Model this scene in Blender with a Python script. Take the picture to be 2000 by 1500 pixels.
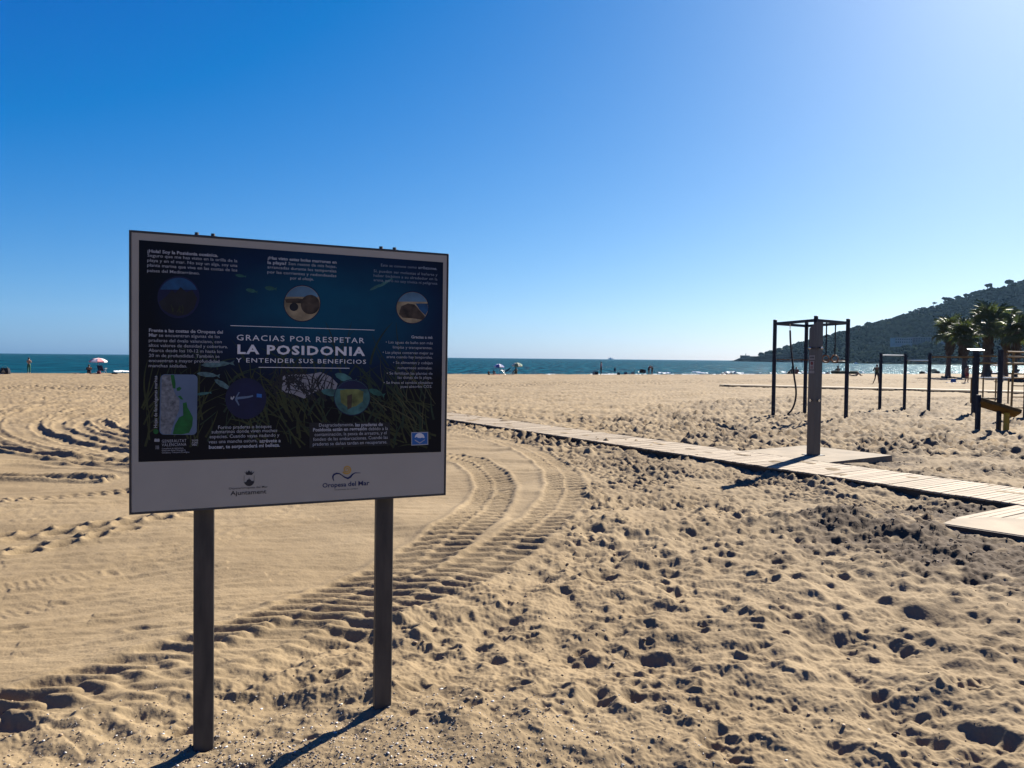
import bpy, bmesh, math, random
import numpy as np
from mathutils import Vector, Matrix, Euler, noise

# ------------------------------------------------------------------ clear
for o in list(bpy.data.objects):
    bpy.data.objects.remove(o)
SC = bpy.context.scene
COL = SC.collection
random.seed(7)
RNG = np.random.default_rng(7)
R = math.radians
HAZE = 0.000030

# ------------------------------------------------------------------ camera
EYE = Vector((0.0, 0.0, 1.9))
PITCH, ROLL, FPX = R(1.95), R(0.56), 1500.0
_f = Vector((0, math.cos(PITCH), -math.sin(PITCH)))
_u = Vector((0, math.sin(PITCH), math.cos(PITCH)))
_r = Vector((1, 0, 0))
CR = math.cos(ROLL) * _r + math.sin(ROLL) * _u
CU = math.cos(ROLL) * _u - math.sin(ROLL) * _r
CF = _f
cam = bpy.data.cameras.new('camera')
cam_o = bpy.data.objects.new('camera', cam)
COL.objects.link(cam_o)
cam.sensor_width = 36
cam.lens = 27
cam.clip_start = 0.05
cam.clip_end = 20000
cam_o.matrix_world = Matrix(((CR.x, CU.x, -CF.x, EYE.x), (CR.y, CU.y, -CF.y, EYE.y), (CR.z, CU.z, -CF.z, EYE.z), (0, 0, 0, 1)))
SC.camera = cam_o

# ------------------------------------------------------------------ sky, sun, exposure
SUN_AZ, SUN_EL = R(38.5), R(32)
world = bpy.data.worlds.new('World')
SC.world = world
world.use_nodes = True
wn = world.node_tree
sky = wn.nodes.new('ShaderNodeTexSky')
sky.sky_type = 'NISHITA'
sky.sun_disc = False
sky.sun_elevation = SUN_EL
sky.sun_rotation = SUN_AZ
sky.air_density, sky.dust_density, sky.ozone_density = 0.8, 0.6, 2.0
sep = wn.nodes.new('ShaderNodeSeparateColor')
com = wn.nodes.new('ShaderNodeCombineColor')
wn.links.new(sky.outputs[0], sep.inputs[0])
for _c, (_g, _a, _o) in enumerate(((1.05, 0.42, 0.76), (0.9, 0.712, 0.50), (0.66, 1.49, 0.0))):   # one colour grade for the whole dome
    _p = wn.nodes.new('ShaderNodeMath'); _p.operation = 'POWER'; _p.inputs[1].default_value = _g
    _q = wn.nodes.new('ShaderNodeMath'); _q.operation = 'MULTIPLY_ADD'; _q.inputs[1].default_value = _a; _q.inputs[2].default_value = -_o
    _m = wn.nodes.new('ShaderNodeMath'); _m.operation = 'MAXIMUM'; _m.inputs[1].default_value = 0.0
    wn.links.new(sep.outputs[_c], _p.inputs[0]); wn.links.new(_p.outputs[0], _q.inputs[0]); wn.links.new(_q.outputs[0], _m.inputs[0])
    wn.links.new(_m.outputs[0], com.inputs[_c])
wn.links.new(com.outputs[0], wn.nodes['Background'].inputs[0])
wn.nodes['Background'].inputs[1].default_value = 0.05
sun = bpy.data.lights.new('sun', 'SUN')
sun.energy = 5.0
sun.angle = R(0.5)
sun.color = (1.0, 0.93, 0.82)
sun_o = bpy.data.objects.new('sun', sun)
COL.objects.link(sun_o)
SUND = Vector((math.sin(SUN_AZ) * math.cos(SUN_EL), math.cos(SUN_AZ) * math.cos(SUN_EL), math.sin(SUN_EL)))
sun_o.rotation_euler = SUND.to_track_quat('Z', 'Y').to_euler()
SC.view_settings.view_transform = 'Standard'
SC.view_settings.look = 'None'
SC.view_settings.gamma = 1
SC.view_settings.use_curve_mapping = False
SC.view_settings.exposure = 1.58
SC.cycles.use_denoising = True
SC.cycles.max_bounces = 6
SC.cycles.sample_clamp_indirect = 4

# ------------------------------------------------------------------ helpers
def look(px, py):
    """Sight line of the photograph through one of its points."""
    return CF + (px - 1000) / FPX * CR - (py - 750) / FPX * CU
def spot(px, py, z=0.0):
    """Where on the level z the photographed point stands."""
    d = look(px, py)
    return EYE + d * ((z - EYE.z) / d.z)
def far(px, py, y):
    """A photographed point at the distance y."""
    d = look(px, py)
    return EYE + d * (y / d.y)

def thing(name, label, cat, loc=(0, 0, 0), rz=0.0, group=None):
    o = bpy.data.objects.new(name, None)
    o.empty_display_size = 0.2
    COL.objects.link(o)
    o.location = loc
    o.rotation_euler = (0, 0, rz)
    tag(o, label, cat, group)
    return o
def tag(o, label=None, cat=None, group=None, kind=None):
    if label: o['label'] = label
    if cat: o['category'] = cat
    if group: o['group'] = group
    if kind: o['kind'] = kind
    return o
def put(name, me, parent=None, loc=(0, 0, 0), rot=(0, 0, 0), kind=None):
    o = bpy.data.objects.new(name, me)
    COL.objects.link(o)
    if parent: o.parent = parent
    o.location = loc
    o.rotation_euler = rot
    if kind: o['kind'] = kind
    return o

class MB:
    """Collects shapes and builds them into one mesh."""
    def __init__(s):
        s.v, s.f, s.m = [], [], []
    def add(s, vs, fs, mi=0, M=None):
        n = len(s.v)
        s.v += [tuple(M @ Vector(p)) if M is not None else tuple(p) for p in vs]
        s.f += [tuple(i + n for i in f) for f in fs]
        s.m += [mi] * len(fs)
        return s
    def box(s, c, d, mi=0, M=None, bev=0.0):
        bm = bmesh.new()
        bmesh.ops.create_cube(bm, size=1)
        for v in bm.verts:
            v.co = Vector((v.co.x * d[0] + c[0], v.co.y * d[1] + c[1], v.co.z * d[2] + c[2]))
        if bev:
            bmesh.ops.bevel(bm, geom=bm.edges[:], offset=bev, segments=1, affect='EDGES')
        return s.bm(bm, mi, M)
    def bm(s, bm, mi=0, M=None):
        bm.verts.index_update()
        s.add([v.co.copy() for v in bm.verts], [[v.index for v in f.verts] for f in bm.faces], mi, M)
        bm.free()
        return s
    def tube(s, pts, rad, n=8, mi=0, cap=True):
        pts = [Vector(p) for p in pts]
        if not isinstance(rad, (list, tuple)): rad = [rad] * len(pts)
        vs, fs = [], []
        prev = None
        for i, p in enumerate(pts):
            t = (pts[min(i + 1, len(pts) - 1)] - pts[max(i - 1, 0)]).normalized()
            if prev is None:
                a = Vector((0, 0, 1)) if abs(t.z) < 0.9 else Vector((1, 0, 0))
                e = t.cross(a).normalized()
            else:
                e = (prev - t * prev.dot(t)).normalized()
            prev = e
            b = t.cross(e)
            for k in range(n):
                an = 2 * math.pi * (k + 0.5) / n
                vs.append(p + (e * math.cos(an) + b * math.sin(an)) * rad[i])
        for i in range(len(pts) - 1):
            for k in range(n):
                k2 = (k + 1) % n
                fs.append((i * n + k, i * n + k2, (i + 1) * n + k2, (i + 1) * n + k))
        if cap:
            fs.append(tuple(reversed(range(n))))
            fs.append(tuple(range((len(pts) - 1) * n, len(pts) * n)))
        return s.add(vs, fs, mi)
    def ball(s, c, r, sub=1, mi=0, jit=0.0, seed=0):
        bm = bmesh.new()
        bmesh.ops.create_icosphere(bm, subdivisions=sub, radius=1)
        rr = random.Random(seed)
        for v in bm.verts:
            k = 1 + rr.uniform(-jit, jit)
            v.co = Vector((v.co.x * r[0] * k + c[0], v.co.y * r[1] * k + c[1], v.co.z * r[2] * k + c[2]))
        return s.bm(bm, mi)
    def mesh(s, name, mats, smooth=False):
        me = bpy.data.meshes.new(name)
        me.from_pydata([tuple(p) for p in s.v], [], s.f)
        for m in (mats if isinstance(mats, (list, tuple)) else [mats]): me.materials.append(m)
        if len(set(s.m)) > 1:
            me.polygons.foreach_set('material_index', s.m)
        if smooth: me.shade_smooth()
        me.update()
        return me
    def obj(s, name, mats, parent=None, loc=(0, 0, 0), rot=(0, 0, 0), smooth=False, kind=None):
        return put(name, s.mesh(name, mats, smooth), parent, loc, rot, kind)

MATS = {}
def mat(name, col, rough=0.8, var=0.15, scale=8.0, metal=0.0, spec=0.3, bump=0.0, stretch=(1, 1, 1), col2=None):
    """Paint, wood, metal ... with some uneven tone and relief."""
    if name in MATS: return MATS[name]
    m = bpy.data.materials.new(name)
    m.use_nodes = True
    nt = m.node_tree
    b = nt.nodes['Principled BSDF']
    b.inputs['Roughness'].default_value = rough
    b.inputs['Metallic'].default_value = metal
    b.inputs['Specular IOR Level'].default_value = spec
    tc = nt.nodes.new('ShaderNodeTexCoord')
    mp = nt.nodes.new('ShaderNodeMapping')
    mp.inputs['Scale'].default_value = stretch
    nz = nt.nodes.new('ShaderNodeTexNoise')
    nz.inputs['Scale'].default_value = scale
    nz.inputs['Detail'].default_value = 5
    nt.links.new(tc.outputs['Object'], mp.inputs[0])
    nt.links.new(mp.outputs[0], nz.inputs['Vector'])
    mx = nt.nodes.new('ShaderNodeMix'); mx.data_type = 'RGBA'
    c2 = col2 or tuple(min(1, c * (1 + var)) for c in col)
    c1 = tuple(c * (1 - var) for c in col)
    mx.inputs[6].default_value = (*c1, 1)
    mx.inputs[7].default_value = (*c2, 1)
    cr = nt.nodes.new('ShaderNodeMapRange')
    cr.inputs['From Min'].default_value = 0.3
    cr.inputs['From Max'].default_value = 0.7
    nt.links.new(nz.outputs[0], cr.inputs[0])
    nt.links.new(cr.outputs[0], mx.inputs['Factor'])
    nt.links.new(mx.outputs[2], b.inputs['Base Color'])
    if bump:
        bp = nt.nodes.new('ShaderNodeBump')
        bp.inputs['Strength'].default_value = bump
        bp.inputs['Distance'].default_value = 0.02
        nt.links.new(nz.outputs[0], bp.inputs['Height'])
        nt.links.new(bp.outputs[0], b.inputs['Normal'])
    MATS[name] = m
    return m

# ------------------------------------------------------------------ beach terrain
SEA = -0.75
S1, S2 = spot(60, 728.5, -0.25), spot(1300, 731.5, -0.25)
_sd = (S2 - S1).normalized()
SHN = (-_sd.y, _sd.x)                      # seaward normal
S3 = spot(1850, 729.0, -0.25)
_se = (S3 - S2).normalized()
def shore(x, y):
    """Metres beyond the water line (the shore bends out a little on the right)."""
    return np.minimum((x - S1.x) * SHN[0] + (y - S1.y) * SHN[1], -(x - S2.x) * _se.y + (y - S2.y) * _se.x)
def base_z(x, y):
    s = shore(x, y)
    t = np.clip((s + 35) / 35, 0, 1)
    return -0.25 * t * t * (3 - 2 * t) - 0.09 * np.clip(s, 0, 60)

class Grid:
    def __init__(g, x0, x1, y0, y1, d):
        g.x0, g.y0, g.d = x0, y0, d
        g.nx, g.ny = int((x1 - x0) / d) + 1, int((y1 - y0) / d) + 1
        g.x = (x0 + d * np.arange(g.nx)).astype(np.float32)
        g.y = (y0 + d * np.arange(g.ny)).astype(np.float32)
        g.h = np.zeros((g.ny, g.nx), np.float32)
    def win(g, cx, cy, r):
        i0, i1 = max(0, int((cx - r - g.x0) / g.d)), min(g.nx, int((cx + r - g.x0) / g.d) + 2)
        j0, j1 = max(0, int((cy - r - g.y0) / g.d)), min(g.ny, int((cy + r - g.y0) / g.d) + 2)
        if i0 >= i1 or j0 >= j1: return None
        return slice(j0, j1), slice(i0, i1), g.x[i0:i1][None, :], g.y[j0:j1][:, None]
    def sample(g, a, x, y):
        fx = np.clip((x - g.x0) / g.d, 0, g.nx - 1.001)
        fy = np.clip((y - g.y0) / g.d, 0, g.ny - 1.001)
        i, j = fx.astype(np.int32), fy.astype(np.int32)
        fx, fy = fx - i, fy - j
        return (a[j, i] * (1 - fx) + a[j, i + 1] * fx) * (1 - fy) + (a[j + 1, i] * (1 - fx) + a[j + 1, i + 1] * fx) * fy
    def kk(g):
        return np.fft.rfftfreq(g.nx, g.d)[None, :], np.fft.fftfreq(g.ny, g.d)[:, None]
    def noise(g, lam, width=0.5, ax=1.0, ay=1.0, rot=0.0):
        """Unit noise of wavelength lam, stretched ax, ay times along its axes."""
        kx, ky = g.kk()
        c, s = math.cos(rot), math.sin(rot)
        k = np.sqrt(((kx * c + ky * s) * ax) ** 2 + ((-kx * s + ky * c) * ay) ** 2) * lam + 1e-9
        F = np.fft.rfft2(RNG.standard_normal((g.ny, g.nx)).astype(np.float32)) * np.exp(-(np.log(k) / width) ** 2 / 2)
        n = np.fft.irfft2(F, (g.ny, g.nx)).astype(np.float32)
        return n / n.std()
    def blur(g, a, sig):
        kx, ky = g.kk()
        return np.fft.irfft2(np.fft.rfft2(a) * np.exp(-2 * (math.pi * sig) ** 2 * (kx ** 2 + ky ** 2)), (g.ny, g.nx)).astype(np.float32)

MID = Grid(-50, 76, -2, 112, 0.05)
NEAR = Grid(-7.5, 10.5, 1.0, 16.0, 0.01)

def poly_mask(g, pts):
    """1 inside the closed outline."""
    m = np.zeros((g.ny, g.nx), bool)
    n = len(pts)
    for j in range(g.ny):
        yy = g.y[j]
        xs = []
        for a in range(n):
            (xa, ya), (xb, yb) = pts[a], pts[(a + 1) % n]
            if (ya > yy) != (yb > yy): xs.append(xa + (yy - ya) / (yb - ya) * (xb - xa))
        xs.sort()
        for a in range(0, len(xs) - 1, 2):
            i0, i1 = np.searchsorted(g.x, xs[a]), np.searchsorted(g.x, xs[a + 1])
            m[j, i0:i1] = True
    return m.astype(np.float32)
def gpts(pp, z=0.0):
    return [tuple(spot(px, py, z))[:2] for px, py in pp]

EDGE_PX = [(-150, 1478), (0, 1440), (200, 1405), (420, 1345), (600, 1270), (770, 1192), (890, 1150), (977, 1114), (1040, 1087), (1079, 1051),
           (1117, 1010), (1141, 980), (1144, 944), (1123, 917), (1087, 893), (1042, 872), (986, 854), (930, 842), (870, 833), (760, 822)]
rough_front = poly_mask(MID, gpts(EDGE_PX) + gpts([(760, 812), (870, 808), (1200, 852), (1500, 876), (2000, 950)]) + [(30, 12), (30, -2), (-3, -2), (-3, 2)])
rough_back = poly_mask(MID, gpts([(1010, 812), (1240, 815), (1280, 790), (1420, 778), (1600, 772), (2000, 777), (2600, 800)]) + [(40, 8), (12, 8)] + gpts([(1990, 952), (1500, 873), (1200, 846)]))
rough_far = poly_mask(MID, gpts([(-300, 757), (250, 752), (900, 748), (1400, 741), (2300, 738), (2300, 752), (1400, 748), (900, 757), (300, 760), (-300, 766)]))
ROUGH = np.clip(MID.blur(rough_front, 0.10) + MID.blur(rough_back, 0.5) + 0.7 * MID.blur(rough_far, 1.0), 0, 1)
# trodden ground is patchy away from the signs
patch = np.clip(0.85 + 0.35 * MID.noise(3.0), 0.35, 1.2)
ROUGH *= np.where(MID.y[:, None] > 9, patch, 1.0)
ROUGH *= 1 - 0.6 * np.exp(-((MID.x[None, :] + 0.95) / 1.5) ** 4 - ((MID.y[:, None] - 3.0) / 1.15) ** 4)      # firmer gravelly ground round the sign

def stamp(g, x, y, ang, L, W, d, rim=0.38):
    w = g.win(x, y, L * 1.9)
    if w is None: return
    sj, si, X, Y = w
    c, s = math.cos(ang), math.sin(ang)
    u = ((X - x) * c + (Y - y) * s) / L
    v = (-(X - x) * s + (Y - y) * c) / W
    rho = np.sqrt(u * u + v * v)
    p = -d * np.clip(1 - rho ** 2.4, 0, 1) ** 1.2
    p += rim * d * np.exp(-((rho - 1.18) / 0.30) ** 2) * (1 - 0.5 * u / (1 + rho))
    g.h[sj, si] += p
def stamp2(*a, **k):
    stamp(NEAR, *a, **k)
    stamp(MID, *a, **k)

# --- undulation shared by both grids
low = 0.018 * MID.noise(3.5) + 0.014 * MID.noise(1.4) * (0.35 + ROUGH)
rough1 = 0.012 * MID.noise(0.55) * ROUGH
groom = 0.0035 * MID.noise(0.30, 0.5, 7.0, 1.0, 0.12) * (1 - 0.8 * ROUGH)
groom += 0.020 * np.clip(MID.noise(0.9, 0.4, 14.0, 1.0, 0.02) - 0.8, 0, 2) * (1 - ROUGH) * np.clip((MID.y[:, None] - 9) / 6, 0, 1)
MID.h += low + rough1 + groom
MID.h += 0.040 * MID.noise(0.28, 0.45) * ROUGH * np.clip((MID.y[:, None] - 8) / 5, 0, 1)
XN, YN = np.meshgrid(NEAR.x, NEAR.y)
NEAR.h += MID.sample(low + rough1 + groom, XN, YN)
ROUGHN = MID.sample(ROUGH, XN, YN)

# --- footprints and kicked hollows
CALM = MID.noise(0.9)
for _ in range(12500):
    y = 1.6 + 17 * RNG.random() ** 0.75
    x = RNG.uniform(-0.78, 0.78) * y + RNG.uniform(-1, 1)
    if RNG.random() > MID.sample(ROUGH, np.float32(x), np.float32(y)) ** 1.5: continue
    big = RNG.random()
    far_k = np.clip((y - 6) / 8, 0, 1)
    if big < 0.60: L, dp = RNG.uniform(0.035, 0.085), RNG.uniform(0.004, 0.012)
    elif big < 0.80: L, dp = RNG.uniform(0.09, 0.14), RNG.uniform(0.006, 0.017)
    elif big < 0.97: L, dp = RNG.uniform(0.045, 0.08), RNG.uniform(0.013, 0.029)
    else: L, dp = RNG.uniform(0.13, 0.18), RNG.uniform(0.010, 0.022)
    ang = RNG.normal(0.15, 0.6)
    dp *= 0.82 * float(np.clip(0.85 + 0.5 * MID.sample(CALM, np.float32(x), np.float32(y)), 0.3, 1.3))
    stamp2(x, y, ang, L, L * RNG.uniform(0.42, 0.75), dp * (1 + 0.9 * far_k), rim=RNG.uniform(.3, .6))
    if 0.62 < big < 0.78:       # heel beside the ball of the foot
        stamp2(x - 0.15 * math.cos(ang), y - 0.15 * math.sin(ang), ang, L * .6, L * .5, dp * 1.2, rim=.4)
for _ in range(60000):
    y = 15 + 52 * RNG.random() ** 1.3
    x = RNG.uniform(-0.72, 0.75) * y
    if RNG.random() > MID.sample(ROUGH, np.float32(x), np.float32(y)): continue
    stamp(MID, x, y, RNG.normal(0.5, 0.9), RNG.uniform(0.10, 0.21), RNG.uniform(0.07, 0.13), RNG.uniform(0.025, 0.075))

# --- wheel tracks
def spline(pts, step=0.05):
    P = np.array(pts, float)
    out = []
    for i in range(len(P) - 1):
        p0, p1, p2, p3 = P[max(i - 1, 0)], P[i], P[i + 1], P[min(i + 2, len(P) - 1)]
        for t in np.linspace(0, 1, max(2, int(np.linalg.norm(p2 - p1) / step)), endpoint=False):
            out.append(0.5 * ((2 * p1) + (-p0 + p2) * t + (2 * p0 - 5 * p1 + 4 * p2 - p3) * t * t + (-p0 + 3 * p1 - 3 * p2 + p3) * t ** 3))
    out.append(P[-1])
    return np.array(out)
def along(g, line, half):
    """For every cell near the line: distance along it and across it."""
    s = np.full((g.ny, g.nx), np.nan, np.float32)
    v = np.full((g.ny, g.nx), 9.0, np.float32)
    acc = 0.0
    for a, b in zip(line[:-1], line[1:]):
        ln = float(np.hypot(*(b - a)))
        if ln < 1e-6: continue
        w = g.win((a[0] + b[0]) / 2, (a[1] + b[1]) / 2, half + ln)
        if w is not None:
            sj, si, X, Y = w
            tx, ty = (b - a) / ln
            t = (X - a[0]) * tx + (Y - a[1]) * ty
            vv = -(X - a[0]) * ty + (Y - a[1]) * tx
            ok = (t >= -0.02) & (t <= ln + 0.02) & (np.abs(vv) < np.abs(v[sj, si])) & (np.abs(vv) < half)
            s[sj, si] = np.where(ok, acc + t, s[sj, si])
            v[sj, si] = np.where(ok, vv, v[sj, si])
        acc += ln
    return s, v, acc
def bumpfn(ph, duty=0.5):
    ph = ph - np.floor(ph)
    t = np.abs(ph - 0.5) * 2 / duty
    return np.clip(1.25 * (1 - t), 0, 1)
def track(px, width, pitch, lug, sink, slant=0.45, berm=0.02, flatten=True, fade=(1, 1), step=0.05, grids=(0, 1), double=True):
    line = spline(gpts(px), step)
    for gi, g in enumerate((NEAR, MID)):
        if gi not in grids: continue
        s, v, total = along(g, line, width / 2 + 0.25)
        sel = ~np.isnan(s)
        if not sel.any(): continue
        jj, ii = np.nonzero(sel)
        s, v = s[sel], v[sel]
        wob = np.sin(s * 5.1 + v * 9) * 0.010 + np.sin(s * 13.7) * 0.006
        vq = v + wob
        e = np.clip((width / 2 - np.abs(vq)) / 0.05 + 0.5, 0, 1)
        q = s + np.sin(s * 2.3) * 0.018
        if double:
            a = bumpfn((q + vq * slant) / pitch, .72) * np.clip((vq + 0.05) / 0.05, 0, 1)
            b = bumpfn((q + vq * slant * .5) / pitch + 0.5, .72) * np.clip((0.07 - vq) / 0.05, 0, 1)
            ridge = np.maximum(a, b)
        else:
            ridge = bumpfn((q + vq * slant) / pitch)
        amp = 0.75 + 0.25 * np.sin(s * 3.3 + 1) * np.sin(s * 1.1)
        fd = np.interp(s / total, [0, 0.12, 0.85, 1], [fade[0], 1, 1, fade[1]])
        prof = (-sink + lug * ridge * amp) * e
        prof += berm * np.exp(-((np.abs(vq) - width / 2 - 0.05) / 0.05) ** 2) * (0.85 + 0.2 * np.sin(s * 3.7 + np.sign(v)) + 0.12 * np.sin(s * 11.7))
        h = g.h[jj, ii]
        if flatten:
            bz = MID.sample(low, g.x[ii], g.y[jj])
            h = h * (1 - 0.9 * e * fd) + bz * 0.9 * e * fd
        g.h[jj, ii] = h + prof * fd

INNER = [(-160, 1450), (-60, 1420), (40, 1395), (160, 1352), (300, 1310), (420, 1275), (540, 1225), (640, 1175), (765, 1120), (838, 1078), (877, 1052), (920, 1020), (945, 993),
         (962, 966), (966, 942), (950, 922), (920, 905), (870, 894), (800, 884), (700, 876), (560, 872)]
OUTER = [(120, 1440), (420, 1325), (600, 1250), (760, 1178), (850, 1142), (905, 1115), (955, 1088), (1005, 1060), (1042, 1034), (1077, 1003), (1098, 977), (1103, 948),
         (1090, 918), (1055, 893), (1010, 870), (950, 853), (880, 843), (760, 834)]
track(INNER, 0.56, 0.205, 0.060, 0.030, 0.75, 0.020)
track(OUTER, 0.54, 0.20, 0.056, 0.028, 0.65, 0.020, fade=(0.35, 1))
# older, shallower wheel marks on the raked sand
track([(400, 1066), (470, 1042), (540, 1012), (592, 982), (640, 950), (700, 915)], 0.24, 0.075, 0.014, 0.006, 0.6, 0.004, step=0.04)
track([(-40, 1195), (120, 1165), (290, 1105), (400, 1066)], 0.22, 0.075, 0.010, 0.005, 0.6, 0.003, step=0.04)
track([(-60, 1150), (160, 1125), (330, 1080), (400, 1050), (460, 1020)], 0.20, 0.07, 0.010, 0.005, 0.6, 0.003, step=0.04)
track([(-80, 987), (0, 982), (120, 972), (260, 958), (420, 940)], 0.30, 0.16, 0.040, 0.012, 0.3, 0.014)
LOOP = [(330, 768), (250, 775), (180, 783), (110, 797), (52, 815), (30, 830), (42, 845), (80, 860), (130, 873), (190, 884), (250, 893), (360, 905)]
track(LOOP, 1.1, 0.36, 0.030, 0.03, 0.5, 0.045)
for q, (k, dy) in enumerate(((0.86, 0), (0.72, -2), (0.58, 1), (0.45, 2), (0.30, -1), (1.14, 0), (1.30, 3))):     # the broom's rounds inside and outside the loop
    track([(330 + (x - 330) * k, 835 + dy + (y - 835) * k) for x, y in LOOP], 0.24, 0.9, 0.0, 0.02, 0.2, 0.026, flatten=False)
track([(-60, 868), (0, 878), (60, 890), (160, 897), (260, 899), (380, 898)], 0.40, 0.30, 0.05, 0.045, 0.2, 0.09)
track([(-60, 932), (0, 935), (110, 936), (215, 937)], 0.22, 0.33, 0.04, 0.02, 0.2, 0.08)
track([(-50, 806), (0, 803), (90, 796)], 0.4, 0.5, 0.08, 0.05, 0.3, 0.06)
track([(190, 822), (215, 838), (260, 850), (330, 860)], 0.4, 0.4, 0.06, 0.05, 0.3, 0.09)
track([(-50, 912), (60, 905), (180, 912), (300, 925)], 0.3, 0.6, 0.02, 0.02, 0.3, 0.035)
track([(-60, 1010), (80, 990), (200, 985), (300, 975)], 0.2, 0.5, 0.02, 0.015, 0.3, 0.022)
for q in range(9):      # long drag lines left by the beach rake
    y0 = 768 + q * 5.5 + RNG.uniform(-2, 2)
    track([(700 + 40 * q, y0 + 6), (1000, y0 + 1 + RNG.uniform(-2, 2)), (1250, y0 - 3), (1500 - 60 * (q % 4), y0 - 7 + RNG.uniform(-2, 2))], 0.30, 0.8, 0.01, 0.05, 0.2, 0.07, grids=(1,), step=0.2)
for q in range(8):
    y0 = 762 + q * 9 + RNG.uniform(-2, 2)
    track([(-80, y0 + 4), (60, y0), (160, y0 - 3), (330, y0 - 6)], 0.30, 0.9, 0.01, 0.05, 0.2, 0.065, grids=(1,), step=0.2)
for q in range(9):      # raked lines between the tracks and the edge of the photograph
    y0 = 1040 + q * 26 + RNG.uniform(-8, 8)
    x0 = RNG.uniform(-50, 300)
    track([(x0, y0 + 12), (x0 + 120, y0 + RNG.uniform(-3, 3)), (x0 + 300, y0 - 22 + RNG.uniform(-4, 4)), (x0 + 420, y0 - 34)], 0.07, 0.6, 0.006, 0.006, 0.2, 0.012, flatten=False, step=0.08)
# two lines of deep footprints crossing the raked sand
for (xa, ya, xb, yb, n) in ((-20, 1053, 410, 1003, 13), (-20, 1090, 250, 1035, 8)):
    a, b = np.array(gpts([(xa, ya)])[0]), np.array(gpts([(xb, yb)])[0])
    ang = math.atan2(*(b - a)[::-1])
    for k in range(n):
        p = a + (b - a) * (k + 0.5) / n
        o = 0.10 * (-1) ** k
        stamp2(p[0] - math.sin(ang) * o, p[1] + math.cos(ang) * o, ang + RNG.normal(0, .2), 0.17, 0.085, 0.052, rim=0.4)
for _ in range(40):
    y = RNG.uniform(5, 14)
    x = RNG.uniform(-0.7, -0.1) * y
    if MID.sample(ROUGH, np.float32(x), np.float32(y)) < 0.1:
        stamp2(x, y, RNG.normal(0.4, 0.6), 0.09, 0.05, 0.010)

# --- dug, damp heap below the boardwalk
DAMP = np.zeros_like(MID.h)
for px, py, r, k in ((1640, 1026, 0.42, 0.95), (1580, 1060, 0.40, 0.45), (1770, 1052, 0.40, 0.85), (1880, 1082, 0.50, 0.95), (1985, 1108, 0.55, 0.95), (1740, 1012, 0.35, 0.6), (1850, 1003, 0.45, 0.75),
                     (1690, 903, 0.6, 0.9), (1640, 911, 0.4, 0.8), (1735, 897, 0.4, 0.6), (2080, 1125, 0.7, 0.95), (1910, 1000, 0.5, 0.6), (1500, 1085, 0.25, 0.35), (1390, 1100, 0.22, 0.3)):
    c = spot(px, py)
    DAMP += k * np.exp(-(((MID.x[None, :] - c.x) / (r * 1.5)) ** 2 + ((MID.y[:, None] - c.y) / r) ** 2))
DAMP = np.clip(1.2 * DAMP * (1 + 0.4 * MID.noise(0.5)), 0, 1)
DAMPN = MID.sample(DAMP, XN, YN)
for px, py, r, hh in ((1640, 1022, 0.42, 0.13), (1760, 1050, 0.4, 0.10), (1690, 1055, 0.3, -0.06), (1850, 1080, 0.6, 0.07)):
    c = spot(px, py)
    for g in (NEAR, MID):
        g.h += hh * np.exp(-(((g.x[None, :] - c.x) / (r * 1.6)) ** 2 + ((g.y[:, None] - c.y) / r) ** 2))
lump = 0.009 * NEAR.noise(0.16, 0.5) + 0.006 * NEAR.noise(0.05, 0.5)
NEAR.h += lump * DAMPN
# --- fine relief of the near sand
warp = NEAR.noise(0.24, 0.4)
NEAR.h += ROUGHN * (0.0060 * warp + 0.007 * (0.8 - np.abs(NEAR.noise(0.34, 0.4, 1.3, 1.0))) + 0.0025 * (0.8 - np.abs(NEAR.noise(0.12, 0.4))))
NEAR.h += (0.10 + 0.90 * ROUGHN) * 0.0021 * NEAR.noise(0.045, 0.5)
NEAR.h += (1 - ROUGHN) * (0.0017 * NEAR.noise(0.06, 0.4, 3.5, 1.0, 0.15) + 0.006 * np.clip(NEAR.noise(0.22, 0.4, 6.0, 1.0, 0.32) - 1.0, 0, 2))

MID.h += (1 - ROUGH) * np.clip((MID.y[:, None] - 13) / 12, 0, 1) * (0.012 * MID.noise(0.28, 0.5, 2.5, 1.0, 0.05) + 0.008 * MID.noise(0.16, 0.4))
NEAR.h += (0.014 * NEAR.noise(0.19, 0.45) + 0.006 * NEAR.noise(0.09, 0.4)) * ROUGHN * np.clip((NEAR.y[:, None] - 6.5) / 4, 0, 1)
# --- dry sand slides back to its angle of rest
def settle(g, n, tan=0.72):
    t = tan * g.d
    for _ in range(n):
        for ax in (0, 1):
            d = np.diff(g.h, axis=ax)
            m = np.sign(d) * np.clip(np.abs(d) - t, 0, None) * 0.35
            if ax == 0:
                g.h[:-1] += m; g.h[1:] -= m
            else:
                g.h[:, :-1] += m; g.h[:, 1:] -= m
settle(NEAR, 8, 0.78)
settle(MID, 2, 0.95)
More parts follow.
